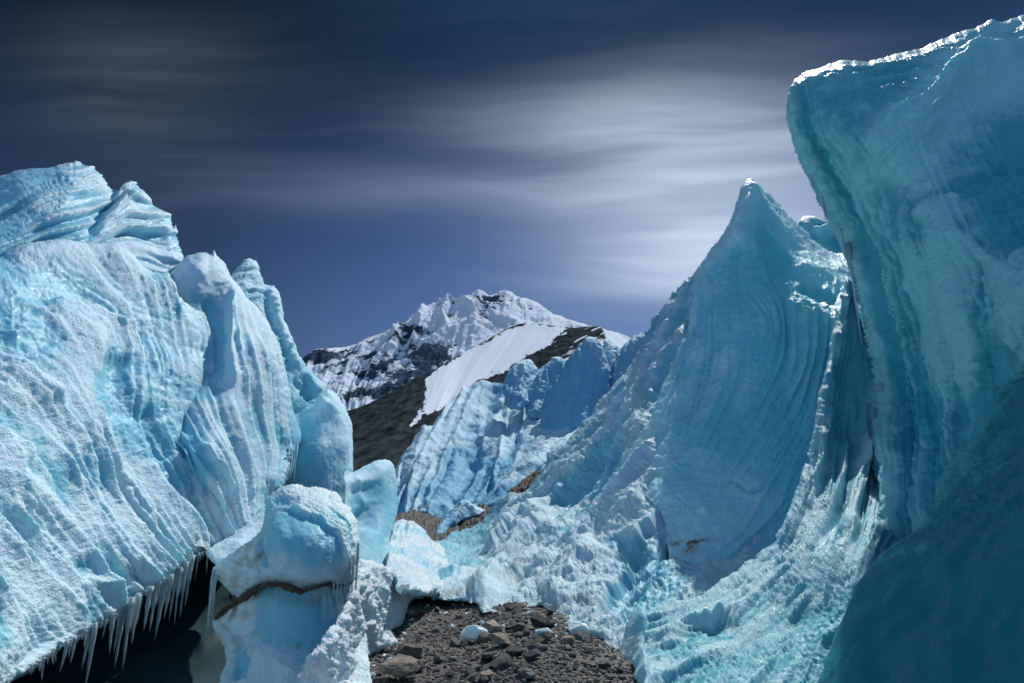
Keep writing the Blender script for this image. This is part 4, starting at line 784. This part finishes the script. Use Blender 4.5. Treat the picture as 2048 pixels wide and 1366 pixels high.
# ------------------------------------------------------------------ right: overhanging wall, its toe, the near bulge
def build_right():
    t = tag(empty('overhanging_ice_wall', (5, 8, 0)), 'huge shaded overhanging ice wall curling over the right side', 'ice wall')
    wd = [(1575,210,7.8),(1650,140,7.8),(1800,110,7.7),(2000,40,7.3),(2200,20,7.0),(2040,650,4.6),(1950,545,5.6),(1600,320,8.6),(1690,500,9.6),(1750,800,9.5),(1720,300,7.3),(1760,560,8.4),(1850,700,8.0),(1850,950,7.2),(1880,380,6.5),(2048,300,6.2),(1950,640,5.5),(1880,460,6.1),(2200,600,4.0),(2200,1000,4.2),(2000,1000,6.0),(1800,1200,6.6),(1950,780,6.6),(2200,1450,4.2)]
    wall = relief([(1572,240),(1572,215),(1577,190),(1580,176),(1590,160),(1602,150),(1615,143),(1632,139),(1655,130),(1682,121),(1710,122),(1740,124),(1765,115),(1790,109),(1820,102),(1850,94),(1868,84),(1890,76),(1920,64),(1945,58),(1970,45),(1985,36),(1996,42),(2006,45),(2022,38),(2048,30),(2120,5),(2200,-20,0),(2200,1500,0),(1720,1500,0),(1720,1100,0),(1745,900,0),(1752,830),(1750,780),(1745,735),(1738,690),(1726,640),(1716,590),(1705,550),(1696,530),(1686,505),(1672,475),(1655,440),(1640,405),(1622,370),(1605,332),(1590,300),(1580,268)],
        wd, step=2.5, rim=30, rimk=0.9, thick=5, bulge=0.4, edge=0.0, crust=0.25, crust_h=5.5, crust_n=0.25, jitter=3.0, grain=(0.045, 0.020),
        guides=[(0,[(1578,230),(1610,330),(1660,440),(1710,560),(1750,720),(1755,850)]),(1,[(1600,240),(1650,350),(1700,460),(1750,600),(1785,780),(1790,1000)]),(2,[(1630,280),(1690,370),(1745,480),(1790,620),(1825,800),(1830,1000)]),
                (3,[(1680,300),(1740,400),(1790,520),(1835,680),(1870,860),(1870,1000)]),(4,[(1760,340),(1800,420),(1840,540),(1880,700),(1905,860)]),(5,[(1850,420),(1880,520),(1915,640),(1940,760),(1950,900)]),(6,[(1940,520),(1970,640),(1990,780),(1990,900)]),(7,[(2020,580),(2040,700),(2045,850)])],
        flutes=[(0.8, 20, 900, 3, 'n'), (2.6, 10, 900, 3, 's'), (6.5, 5.0, 900, 3, 'n')],
        flute_mask=[(1600,180,.15),(1590,260,1),(1650,350,1.1),(1700,250,.0),(1750,200,0),(1800,330,.2),(1750,500,1.1),(1850,700,1),(1900,300,.15),(2000,200,.05),(2048,450,.1),(1950,640,.9),(2000,900,.6),(1800,900,1)],
        strokes=[('R',60,34,[(1720,300),(1780,250),(1860,200),(1930,130),(2000,60)]),('ridge',22,44,[(1740,350),(1800,310),(1860,250),(1930,160),(1990,90)]),('ridge',14,34,[(1800,370),(1830,320),(1880,270)]),('ridge',12,26,[(1720,300),(1760,260),(1820,220)]),('R',30,12,[(1840,440),(1900,400),(1930,405)]),
                 ('R',40,16,[(1880,430),(1930,470),(1990,520),(2060,560),(2160,600)]),('R',50,16,[(1985,800),(1960,700),(1930,600),(1885,470)][::-1]),('crack',90,14,[(1960,330),(1990,420),(2060,500)])],
        lumps=[(1.3, 0.14, 3, 3, 'n'), (0.30, 0.045, 3, 6, 'r')], grain_mask=[(1590,200,.8),(1600,300,.4),(1700,180,.7),(1700,130,.3),(1850,95,.3),(2000,50,.3),(1750,450,.2),(1850,700,.15),(1800,300,1.8),(1950,200,1),(1950,480,1.8),(2048,600,1.8),(2000,350,.8),(1850,950,.4)],
        crust_pts=[(1600,160,.4),(1590,220,.4),(1700,130,.3),(1900,80,.3),(2020,60,.6),(1700,200,.2),(1770,180,.15),(1800,300,.5),(1850,240,.45),(1900,190,.3),(1960,120,.75),(1900,300,.1),(1650,300,.35),(1700,400,.45),(1750,550,.4),(1800,700,.3),(1700,300,.4),(1900,420,.8),(1860,430,.3),(1950,500,.95),(2040,580,.95),(1940,560,.5),(2000,350,.1),(2048,450,.05),(1830,900,.2),(1950,700,.1),(2000,800,.1),(1880,600,.2)])
    td = [(1695,560,10.6),(1660,700,10.0),(1630,830,9.4),(1600,980,8.6),(1540,1085,8.0),(1440,1160,7.6),(1340,1200,7.5),(1280,1240,7.3),(1268,1330,6.1),(1280,1450,5.0),(1400,1366,5.4),(1400,1260,6.5),(1550,1200,6.6),(1550,1366,4.9),(1650,1050,7.4),(1700,800,9.3),(1745,900,8.9),(1740,1050,6.9),(1800,1150,5.8),(1700,1366,4.8),(1850,900,8.0),(1748,640,10.3),(1754,800,9.6),(1790,820,10.0),(1805,950,8.9),(1850,1100,8.0)]
    toe = relief([(1692,556),(1700,560),(1708,580),(1716,620),(1735,680,0),(1765,800,0),(1800,950,0),(1850,1100,0),(1850,1500,0),(1275,1500,0),(1275,1400),(1278,1370),(1270,1350),(1266,1330),(1268,1300),(1272,1270),(1276,1246),(1284,1225),(1300,1214),(1322,1208),(1342,1200),(1370,1197),(1400,1190),(1420,1176),(1440,1162),(1470,1146),(1500,1122),(1525,1104),(1546,1082),(1558,1060),(1570,1040),(1585,1012),(1600,980),(1606,955),(1618,928),(1625,900),(1630,865),(1634,830),(1640,800),(1650,762),(1655,735),(1664,700),(1668,665),(1676,640),(1681,612),(1686,585)],
        td, step=2.3, rim=20, rimk=1.2, thick=3, crust=0.6, crust_h=2.2, crust_n=0.35, jitter=4.0, grain=(0.036, 0.0125),
        guides=[(0,[(1690,570),(1650,760),(1610,960),(1540,1090),(1400,1195),(1290,1230)]),(1,[(1700,600),(1680,780),(1640,960),(1570,1110),(1420,1240),(1290,1290)]),(2,[(1715,650),(1710,800),(1680,980),(1600,1150),(1450,1290),(1290,1366)]),
                (3,[(1735,700),(1745,880),(1720,1040),(1640,1190),(1500,1330),(1350,1450)]),(4,[(1770,830),(1775,950),(1750,1080),(1680,1220),(1580,1366)]),(5,[(1800,950),(1810,1050),(1770,1150),(1700,1300),(1660,1400)])],
        flutes=[(0.9, 12, 400, 3, 's'), (2.6, 7, 300, 4, 's'), (6.0, 2.2, 200, 5, 's')],
        flute_mask=[(1695,600,.3),(1660,750,.5),(1720,800,.4),(1600,1000,.9),(1700,1000,1),(1500,1180,1.1),(1350,1260,1),(1500,1300,1),(1650,1200,1),(1780,1000,.4)],
        strokes=[('ridge',10,26,[(1742,700),(1750,780),(1752,850),(1735,900),(1715,960),(1700,1020),(1670,1080)]),('ridge',9,22,[(1690,570),(1668,690),(1645,790),(1632,880),(1600,985),(1560,1060)]),('ridge',10,18,[(1672,800),(1660,860),(1650,920),(1620,1000)]),
                 ('crack',30,24,[(1700,700),(1695,800),(1690,900)]),('R',30,26,[(1290,1225),(1285,1290),(1300,1340),(1290,1400)])],
        lumps=[(0.8, 0.06, 2, 3, 'n')], grain_mask=[(1700,650,.3),(1700,850,.4),(1600,1050,1.2),(1740,950,1.3),(1400,1250,1.3),(1500,1366,1.2),(1700,1150,1.2)],
        crust_pts=[(1690,600,.3),(1650,740,.4),(1700,750,.15),(1740,850,.5),(1630,900,.5),(1690,880,.2),(1600,1000,.65),(1680,1000,.45),(1730,980,.6),(1560,1100,.6),(1650,1080,.45),(1740,1080,.35),(1450,1200,.65),(1300,1250,.65),(1400,1300,.55),(1550,1200,.5),(1550,1300,.4),(1650,1200,.35),(1300,1366,.5),(1600,1366,.3)])
    flank = relief([(2150,0,0),(2400,-120,0),(3000,-300,0),(3900,-700,0),(3900,2400,0),(2150,1500,0)], [(2150,0,8.0),(2150,600,4.3),(2150,1400,4.3),(2600,-100,5.5),(2600,700,3.4),(2600,1500,3.4),(3200,0,3.6),(3200,800,2.6),(3900,-500,2.4),(3900,800,1.9),(3900,2400,1.9)],
        step=14, rim=20, thick=4, crust=.3, grain=(.2, .03), lumps=[(1.3, .16, 3, 3, 'n')])
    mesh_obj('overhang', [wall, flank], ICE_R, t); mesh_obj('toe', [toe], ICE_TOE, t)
    for px, y, d, l, r in ((1624,362,8.9,44,1.4),(1645,405,9.2,60,2.2),(1650,425,9.3,40,1.6),(1683,470,9.7,66,2.4),(1691,500,9.8,60,2.4),(1697,505,9.85,215,5.0),(1703,520,9.9,130,3.6),(1634,385,9.0,26,1.2),(1710,560,10.0,60,2.2)):
        add_icicle(t, px, y - 10, d - 0.45, l, r)
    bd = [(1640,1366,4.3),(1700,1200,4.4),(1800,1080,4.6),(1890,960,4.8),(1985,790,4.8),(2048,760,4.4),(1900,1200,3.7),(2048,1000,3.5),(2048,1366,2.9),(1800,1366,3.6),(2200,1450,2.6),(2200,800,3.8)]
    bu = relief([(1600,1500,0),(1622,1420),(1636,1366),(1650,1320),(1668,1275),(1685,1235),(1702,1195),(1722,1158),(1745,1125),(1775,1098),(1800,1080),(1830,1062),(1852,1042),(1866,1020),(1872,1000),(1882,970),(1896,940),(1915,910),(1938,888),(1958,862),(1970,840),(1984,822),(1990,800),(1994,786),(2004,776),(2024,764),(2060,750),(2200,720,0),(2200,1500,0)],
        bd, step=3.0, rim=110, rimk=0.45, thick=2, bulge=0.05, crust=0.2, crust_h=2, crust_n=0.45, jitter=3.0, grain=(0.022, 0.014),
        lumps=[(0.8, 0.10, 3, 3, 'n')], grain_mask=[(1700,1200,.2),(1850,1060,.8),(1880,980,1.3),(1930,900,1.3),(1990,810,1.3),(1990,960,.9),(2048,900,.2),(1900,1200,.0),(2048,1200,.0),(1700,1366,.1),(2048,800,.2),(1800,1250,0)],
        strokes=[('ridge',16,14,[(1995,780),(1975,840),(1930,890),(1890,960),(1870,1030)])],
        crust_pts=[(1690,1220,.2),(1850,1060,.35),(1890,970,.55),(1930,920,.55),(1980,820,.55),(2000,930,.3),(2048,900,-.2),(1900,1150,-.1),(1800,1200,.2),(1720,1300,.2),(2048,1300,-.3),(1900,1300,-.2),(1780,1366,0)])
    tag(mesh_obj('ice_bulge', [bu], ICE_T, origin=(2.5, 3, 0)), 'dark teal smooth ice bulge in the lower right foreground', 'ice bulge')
    rb = relief([(1590,470,0),(1602,436),(1615,432),(1628,431),(1640,436),(1652,440),(1665,444),(1680,452),(1720,470,0),(1720,560,0),(1590,560,0)], [(1600,435,19),(1680,450,19),(1650,540,18)], rim=14, thick=2, crust=.3, grain=(0.1, .02),
        strokes=[('crack',4,14,[(1622,458),(1645,448),(1672,449)]),('R',16,18,[(1672,452),(1645,452),(1620,462)][::-1])], lumps=[(0.6, 0.08, 3, 3, 'n')])
    tag(mesh_obj('ice_ridge', [rb], ICE_R, origin=(10, 19, 0)), 'small ice ridge showing in the gap behind the icicles', 'ice ridge')
    # small free-standing slivers where the toe meets the gravel
    sl = relief([(1222,1330),(1236,1300),(1246,1275),(1256,1245),(1264,1222),(1276,1212),(1288,1216),(1294,1232),(1290,1270),(1286,1310),(1284,1366),(1280,1440,0),(1240,1440,0),(1244,1366)], [(1260,1220,7.0),(1280,1300,6.4),(1240,1330,6.6),(1260,1440,5.9)], step=2.0, rim=14, thick=.5, crust=.45, grain=(.03,.006), lumps=[(.3,.03,3,3,'n')])
    tag(mesh_obj('ice_sliver', [sl], ICE_B, origin=(1.3, 6.6, 0)), 'narrow upright ice sliver at the gravel edge below the slope', 'ice sliver')
build_right()

# ------------------------------------------------------------------ middle distance seracs
def build_far():
    base = [(795,935,52),(850,850,60),(920,790,66),(1045,720,72),(1180,675,74),(1260,680,70),(800,1030,40),(950,1020,38),(1000,900,48),(1100,800,58),(1200,850,46),(1300,700,64),(1100,950,38),(1350,900,34),(870,950,46),(1350,1060,28)]
    s = relief([(780,960,0),(795,934),(806,915),(816,900),(826,885),(838,866),(847,852),(856,854),(866,850),(874,838),(884,826),(892,816),(900,810),(908,798),(918,788),(932,778),(948,768),(964,761),(976,763),(988,764),(1004,766),(1012,752),(1018,742),(1040,735),(1070,742),(1100,722),(1111,714),(1122,716),(1134,720),(1150,730),(1180,720),(1215,700),(1235,700),(1250,690),(1262,680),(1272,674),(1282,668),(1310,680,0),(1350,800,0),(1300,1000,0),(1050,1060,0),(960,1045,0),(890,1042),(876,1038),(866,1030),(855,1027),(842,1024),(826,1020),(812,1028),(795,1034),(780,1036,0)],
        base, step=2.0, rim=10, rimk=1.0, thick=12, crust=.45, crust_h=2.5, crust_n=.5, jitter=2, grain=(.5, .10),
        guides=[(0,[(847,855),(820,910),(795,960)]),(1,[(880,830),(850,900),(800,1000)]),(2,[(920,790),(880,880),(820,1010)]),(3,[(970,765),(920,870),(860,1000)]),(4,[(1010,770),(980,850),(900,1010)]),(5,[(1060,750),(1020,860),(950,1000)]),(6,[(1120,720),(1080,850),(1000,960)]),(7,[(1180,730),(1150,850),(1060,920)]),(8,[(1250,700),(1220,800),(1140,880)])],
        flutes=[(0.7, 11, 160, 3, 'n'), (1.1, 6, 120, 4, 's'), (3.3, 1.2, 60, 4, 'n')],
        strokes=[('R',20,16,[(964,764),(930,840),(880,940),(850,1010)]),('L',16,14,[(900,815),(870,880),(830,960),(800,1010)]),('ridge',10,14,[(1004,780),(985,850),(960,900)]),('ridge',12,16,[(1010,860),(1000,920),(985,990)]),('crack',18,14,[(950,900),(920,960),(900,1010)]),
                 ('ridge',12,14,[(1080,800),(1060,850),(1030,880)]),('crack',14,14,[(1000,800),(1010,850)])],
        lumps=[(7, .3, 3, 3, 'n'), (2.2, .08, 3, 5, 'n')],
        crust_pts=[(850,870,.6),(820,930,.7),(800,1000,.3),(880,880,.3),(940,800,.6),(900,960,.05),(950,930,.1),(870,1000,.1),(960,860,.7),(1000,800,.7),(1050,850,.75),(1060,880,.6),(1010,930,.25),(1040,800,.4),(1100,830,.6),(1090,870,.7),(830,1020,.6),(1200,700,.3),(1260,720,.3)])
    tag(mesh_obj('serac_bank', [s], ICE_M, origin=(-2, 45, 0)), 'fluted blue serac bank below the snowy mountain in the middle distance', 'serac bank')
    towers = [
      ('low domed ice tower, leftmost of the towers on the serac bank', [(1005,772),(1012,755),(1020,740),(1030,728),(1038,722),(1050,719),(1062,720),(1070,730),(1076,740),(1072,762),(1066,790),(1055,812),(1040,820),(1015,815)], 56, [(1040,735,.6),(1040,790,.15)]),
      ('narrow pointed ice tower leaning against the tallest tower', [(1053,790),(1062,770),(1078,752),(1090,738),(1100,722),(1111,714),(1125,718),(1132,740),(1120,780),(1098,812),(1080,835),(1062,838),(1050,826)], 54, [(1100,725,.7),(1085,800,-.1)]),
      ('tallest dark blue ice tower on the serac bank', [(1082,815),(1090,790),(1105,765),(1122,740),(1140,712),(1154,698),(1166,682),(1176,674),(1186,675),(1196,678),(1206,692),(1212,715),(1222,740),(1225,780),(1205,830),(1170,870),(1110,890),(1094,878),(1083,850)], 50, [(1180,685,.6),(1200,720,.4),(1130,800,-.2),(1120,850,-.4),(1160,760,.0)]),
      ('jagged ice tower right of the tallest tower', [(1196,700),(1206,690),(1212,684),(1220,679),(1230,688),(1240,698),(1248,720),(1250,760),(1235,800),(1205,800),(1200,750)], 53, [(1220,690,.7),(1225,750,.3)]),
      ('rightmost jagged ice tower at the foot of the rugged slope', [(1228,740),(1238,715),(1248,696),(1258,684),(1270,674),(1282,666),(1300,690),(1300,760),(1260,810),(1225,800)], 51, [(1265,690,.3),(1260,750,.2)])]
    for lab, o, d, cp in towers:
        ys = [p[1] for p in o]; xs = [p[0] for p in o]
        r = relief(o, [(min(xs),max(ys),d*.93),(max(xs),max(ys),d*.9),(np.mean(xs),min(ys),d*1.03),(min(xs),np.mean(ys),d),(max(xs),np.mean(ys),d*1.02)], step=1.8, rim=9, rimk=1.0, thick=5, bulge=1.0, crust=.4, crust_h=2, crust_pts=cp + [(min(xs),np.mean(ys),.3)], jitter=3.2, edge=.4, strokes=[('R',9,9,[(np.mean(xs)+6,min(ys)),(np.mean(xs)+4,np.mean(ys)),(np.mean(xs)-14,max(ys))]),('ridge',5,5,[(np.mean(xs)-6,min(ys)+4),(np.mean(xs)-14,np.mean(ys))])], grain=(.6,.11),
            guides=[(0,[(min(xs),min(ys)+30),(min(xs)-10,max(ys))]),(1,[(np.mean(xs),min(ys)),(np.mean(xs)-20,max(ys))]),(2,[(max(xs),min(ys)+20),(max(xs)-30,max(ys))])], flutes=[(1.4,4.5,200,d,'n'),(5,1.6,150,d,'r')], lumps=[(6,.25,2,d,'n')])
        tag(mesh_obj('ice_tower', [r], ICE_M, origin=tuple(unproject(np.mean(xs), max(ys), d))), lab, 'ice tower', 'ice towers on the serac bank')
    r = relief([(953,1012),(965,1000),(985,978),(1010,952),(1026,936),(1044,918),(1064,906),(1085,897),(1098,898),(1103,905),(1098,918),(1080,938),(1062,955),(1048,972),(1036,985),(1020,990),(1000,1002),(980,1016),(960,1030)], [(953,1012,32),(1044,918,36),(1100,900,36),(1050,970,31),(980,1020,29)], step=1.8, rim=14, rimk=2, thick=3, crust=.4, crust_h=3, grain=(.25,.04), lumps=[(2,.2,3,3,'n')],
        strokes=[('R',14,14,[(990,990),(1040,940),(1098,902)])], crust_pts=[(980,1000,.1),(1040,930,.6),(1080,905,.5),(1060,950,.3)])
    tag(mesh_obj('ice_tongue', [r], ICE_M, origin=(0, 31, 0)), 'curved grey blue ice tongue lying in front of the serac bank', 'ice tongue')
    r = relief([(870,1068),(876,1055),(884,1044),(894,1034),(904,1020),(912,1012),(920,1003),(929,999),(938,1003),(946,1009),(958,1014),(972,1021),(964,1030),(946,1036),(928,1042),(915,1050),(900,1062),(890,1072),(880,1078)], [(875,1070,'z',.1),(929,1000,27),(970,1022,26.5),(900,1062,'z',.15)], step=1.6, rim=8, rimk=2, thick=1.5, crust=.35, crust_h=3, grain=(.15,.03), lumps=[(1,.1,3,3,'n')],
        strokes=[('ridge',7,12,[(929,1000),(915,1025),(895,1055)]),('ridge',6,8,[(929,1000),(950,1020),(945,1035)])], crust_pts=[(929,1003,.5),(890,1050,.0),(945,1020,.4),(915,1030,.2)])
    tag(mesh_obj('ice_fin', [r], ICE_M, origin=(-2, 25, 0)), 'small sharp ice fin standing on brown gravel at the valley mouth', 'ice fin')
    # brown rubble at the valley mouth
    r = relief([(790,1040,0),(800,1030),(815,1025),(830,1022),(845,1026),(860,1030),(876,1036),(900,1040),(930,1030),(955,1014),(968,1012),(985,1020),(975,1045),(940,1070,0),(900,1095,0),(860,1095,0),(820,1070,0)], [(800,1030,30),(876,1036,30),(968,1016,29),(860,1085,'z',.02),(900,1090,'z',.02),(820,1060,'z',.3)], step=1.8, rim=6, thick=1.5, crust=0, grain=(.18,.12), lumps=[(.8,.15,3,3,'n')], jitter=2)
    tag(mesh_obj('rubble_mound', [r], RUBBLE, origin=(-3, 27, 0)), 'low mound of brown rubble at the mouth of the valley under the seracs', 'rubble mound')
    r = relief([(1014,990),(1022,978),(1034,970),(1045,960),(1056,950),(1070,942),(1080,944),(1078,960),(1066,975),(1050,990),(1030,996)], [(1030,975,27.5),(1075,945,28),(1050,990,25)], step=1.8, rim=6, thick=1, crust=0, grain=(.15,.08), jitter=2)
    tag(mesh_obj('dirt_patch', [r], DIRT, origin=(1, 27, 0)), 'rust brown dirt patch in the hollow beside the curved ice tongue', 'dirt patch')
build_far()

# ------------------------------------------------------------------ stones, ice chunks and gravel
def ico(sub):
    import bmesh
    bm = bmesh.new(); bmesh.ops.create_icosphere(bm, subdivisions=sub, radius=1)
    V = np.array([v.co[:] for v in bm.verts]); F = [tuple(v.index for v in f.verts) for f in bm.faces]; bm.free(); return V, F
ICO3, ICO2, ICO1 = ico(4), ico(3), ico(1)
def rock_mesh(name, seed, sx=1, sy=.8, sz=.55, cuts=9, base=ICO2, mat=None, rough=.05):
    r = np.random.RandomState(seed); V, F = base; V = V.copy()
    for _ in range(cuts):
        n = r.randn(3); n /= np.linalg.norm(n); dd = r.uniform(.42, .82)
        k = V @ n; m = k > dd; V[m] -= np.outer(k[m] - dd, n)
    V *= (1 + rough * fbm(V.astype(np.float32), .6, 4, seed * 1.7, .6))[:, None]
    V *= np.array([sx, sy, sz])
    me = bpy.data.meshes.new(name); me.from_pydata(V.tolist(), [], F); 
    at = me.attributes.new('crust', 'FLOAT', 'POINT'); at.data.foreach_set('value', np.full(len(V), .6, np.float32))
    if mat: me.materials.append(mat)
    return me
def place(name, me, px, py, size, lab, cat, group=None, rot=None, sink=.25, d=None):
    d = ground_d(py) if d is None else d
    p = unproject(px, py, d); z = float(ground_h(np.array([p[0]]), np.array([p[1]]))[0])
    o = bpy.data.objects.new(name, me); COL.objects.link(o)
    o.location = (p[0], p[1], z + size * .5 * (1 - sink * 2) * .6); o.scale = (size / 2,) * 3
    o.rotation_euler = rot or (random.uniform(-.3, .3), random.uniform(-.3, .3), random.uniform(0, 6.3))
    return tag(o, lab, cat, group)
def build_stones():
    random.seed(11)
    named = [('boulder', 795, 1350, .62, ROCK_T, (1, .75, .42), 'broad flat tan boulder at the bottom edge beside the lumpy snow bank', 3),
        ('boulder', 822, 1316, .36, ROCK_T, (1, .8, .7), 'rounded brown boulder just behind the broad flat tan boulder', 5),
        ('boulder', 985, 1262, .30, ROCK_T, (1, .8, .6), 'pale tan boulder resting beside the white ice chunk on the gravel', 7),
        ('boulder', 1080, 1256, .28, ROCK_D, (1, .8, .75), 'black angular boulder at the foot of the ice slope', 9),
        ('boulder', 1195, 1240, .01, ROCK_D, (1, .8, .7), None, 4),
        ('boulder', 1000, 1302, .34, ROCK_T, (1, .9, .4), 'sandy tan boulder in the middle of the gravel below the white ice chunk', 14),
        ('boulder', 975, 1330, .20, ROCK_D, (1, .7, .5), 'dark slate boulder low on the gravel left of the sandy boulder', 21),
        ('boulder', 1060, 1345, .26, ROCK, (1, .7, .5), 'grey angular boulder at the bottom edge right of centre', 22),
        ('boulder', 1140, 1318, .24, ROCK_T, (1, .6, .4), 'long tan boulder on the gravel in front of the two clean ice chunks', 23)]
    for nm, x, y, s, m, sc_, lab, seed in named:
        if lab: place(nm, rock_mesh(nm, seed, *sc_, base=ICO3, cuts=16, rough=.09, mat=m), x, y, s, lab, 'boulder', sink=.15, rot=(0, .08, random.uniform(0, 1)))
    for x, y, s, sc_, lab, seed in ((945, 1282, .38, (1, .6, .62), 'angular white ice chunk leaning on the pale tan boulder', 31), (1090, 1280, .24, (1, .7, .5), 'small clean white ice chunk beside the black boulder', 32), (1155, 1279, .30, (1, .8, .62), 'rounded clear ice chunk lying against the foot of the slope', 33), (905, 1236, .10, (1, .5, 1), 'tiny upright ice chip on the gravel near the valley snow', 34)):
        place('ice_chunk', rock_mesh('ice_chunk', seed, *sc_, base=ICO3, mat=CHUNK, rough=.10), x, y, s, lab, 'ice chunk', 'loose ice chunks on the gravel', sink=.1, rot=(0, .1, .4))
    protos = [rock_mesh('stone', 40 + i, 1, random.uniform(.6, .9), random.uniform(.35, .7), 10, ICO2, (ROCK, ROCK, ROCK_T, ROCK_D)[i % 4]) for i in range(12)]
    labs = {0: 'small grey stone lying among the gravel', 1: 'small grey stone lying among the gravel', 2: 'small tan stone lying among the gravel', 3: 'small black stone lying among the gravel'}
    n = 0
    while n < 280:
        y = 1195 + 185 * random.random() ** .8; xl = np.interp(y, [1195, 1250, 1300, 1366], [830, 800, 760, 735]); xr = np.interp(y, [1195, 1225, 1270, 1366], [940, 1090, 1170, 1240])
        x = random.uniform(xl, xr); s = .04 + .22 * random.random() ** 3.5
        i = random.randrange(12); place('stone', protos[i], x, y, s, labs[i % 4], 'stone', 'small %s stones scattered on the gravel' % ('grey', 'grey', 'tan', 'black')[i % 4]); n += 1
    # ice crumbs along the melting edges
    edge_ = [(735,1350),(728,1325),(745,1312),(785,1300),(795,1275),(800,1262),(812,1232),(822,1208),(850,1200),(900,1206),(950,1214),(965,1232),(1005,1238),(1030,1222),(1080,1220),(1104,1248),(1112,1270),(1160,1276),(1200,1292),(1225,1315),(1242,1345)]
    chips = [rock_mesh('ice_crumb', 70 + i, 1, random.uniform(.5, .9), random.uniform(.4, .8), 10, ICO2, CHUNK, rough=.1) for i in range(6)]
    for k in range(110):
        t_ = random.random() * (len(edge_) - 1.001); i = int(t_); f = t_ - i
        x = edge_[i][0] * (1 - f) + edge_[i + 1][0] * f + random.gauss(0, 9); y = edge_[i][1] * (1 - f) + edge_[i + 1][1] * f + abs(random.gauss(0, 9))
        place('ice_crumb', chips[k % 6], x, y, .025 + .075 * random.random() ** 2.5, 'small white ice crumb fallen along the melting edge of the gravel', 'ice crumb', 'ice crumbs fallen along the edge of the gravel')
    # gravel too fine to count
    r = np.random.RandomState(5); V0, F0 = ICO1; F0 = np.array(F0); N = 14000
    y = 5.4 + 7.5 * r.rand(N) ** 1.3; x = r.uniform(-2.6, 2.2, N); z = ground_h(x, y); s = .008 + .022 * r.rand(N) ** 2
    V = np.zeros((N, len(V0), 3))
    a = r.uniform(0, 6.3, N); sq = np.stack([s, s * r.uniform(.6, 1, N), s * r.uniform(.4, .8, N)], -1)
    Vj = V0[None] * (1 + .25 * r.randn(N, len(V0), 1).clip(-1, 1)) * sq[:, None]
    V[..., 0] = Vj[..., 0] * np.cos(a)[:, None] - Vj[..., 1] * np.sin(a)[:, None] + x[:, None]
    V[..., 1] = Vj[..., 0] * np.sin(a)[:, None] + Vj[..., 1] * np.cos(a)[:, None] + y[:, None]
    V[..., 2] = Vj[..., 2] + z[:, None] + s[:, None] * .2
    F = (F0[None] + (np.arange(N) * len(V0))[:, None, None]).reshape(-1, 3)
    g = mesh_obj('gravel', [dict(v=V.reshape(-1, 3), f=F)], ROCK, smooth_=False)
    g.data.materials.append(ROCK_T); g.data.materials.append(ROCK_D)
    mi = np.repeat(r.choice([0, 1, 2], N, p=[.5, .25, .25]), len(F0)).astype(np.int32); g.data.polygons.foreach_set('material_index', mi)
    tag(g, 'fine grey and brown gravel covering the valley floor', 'gravel', kind='stuff')
build_stones()
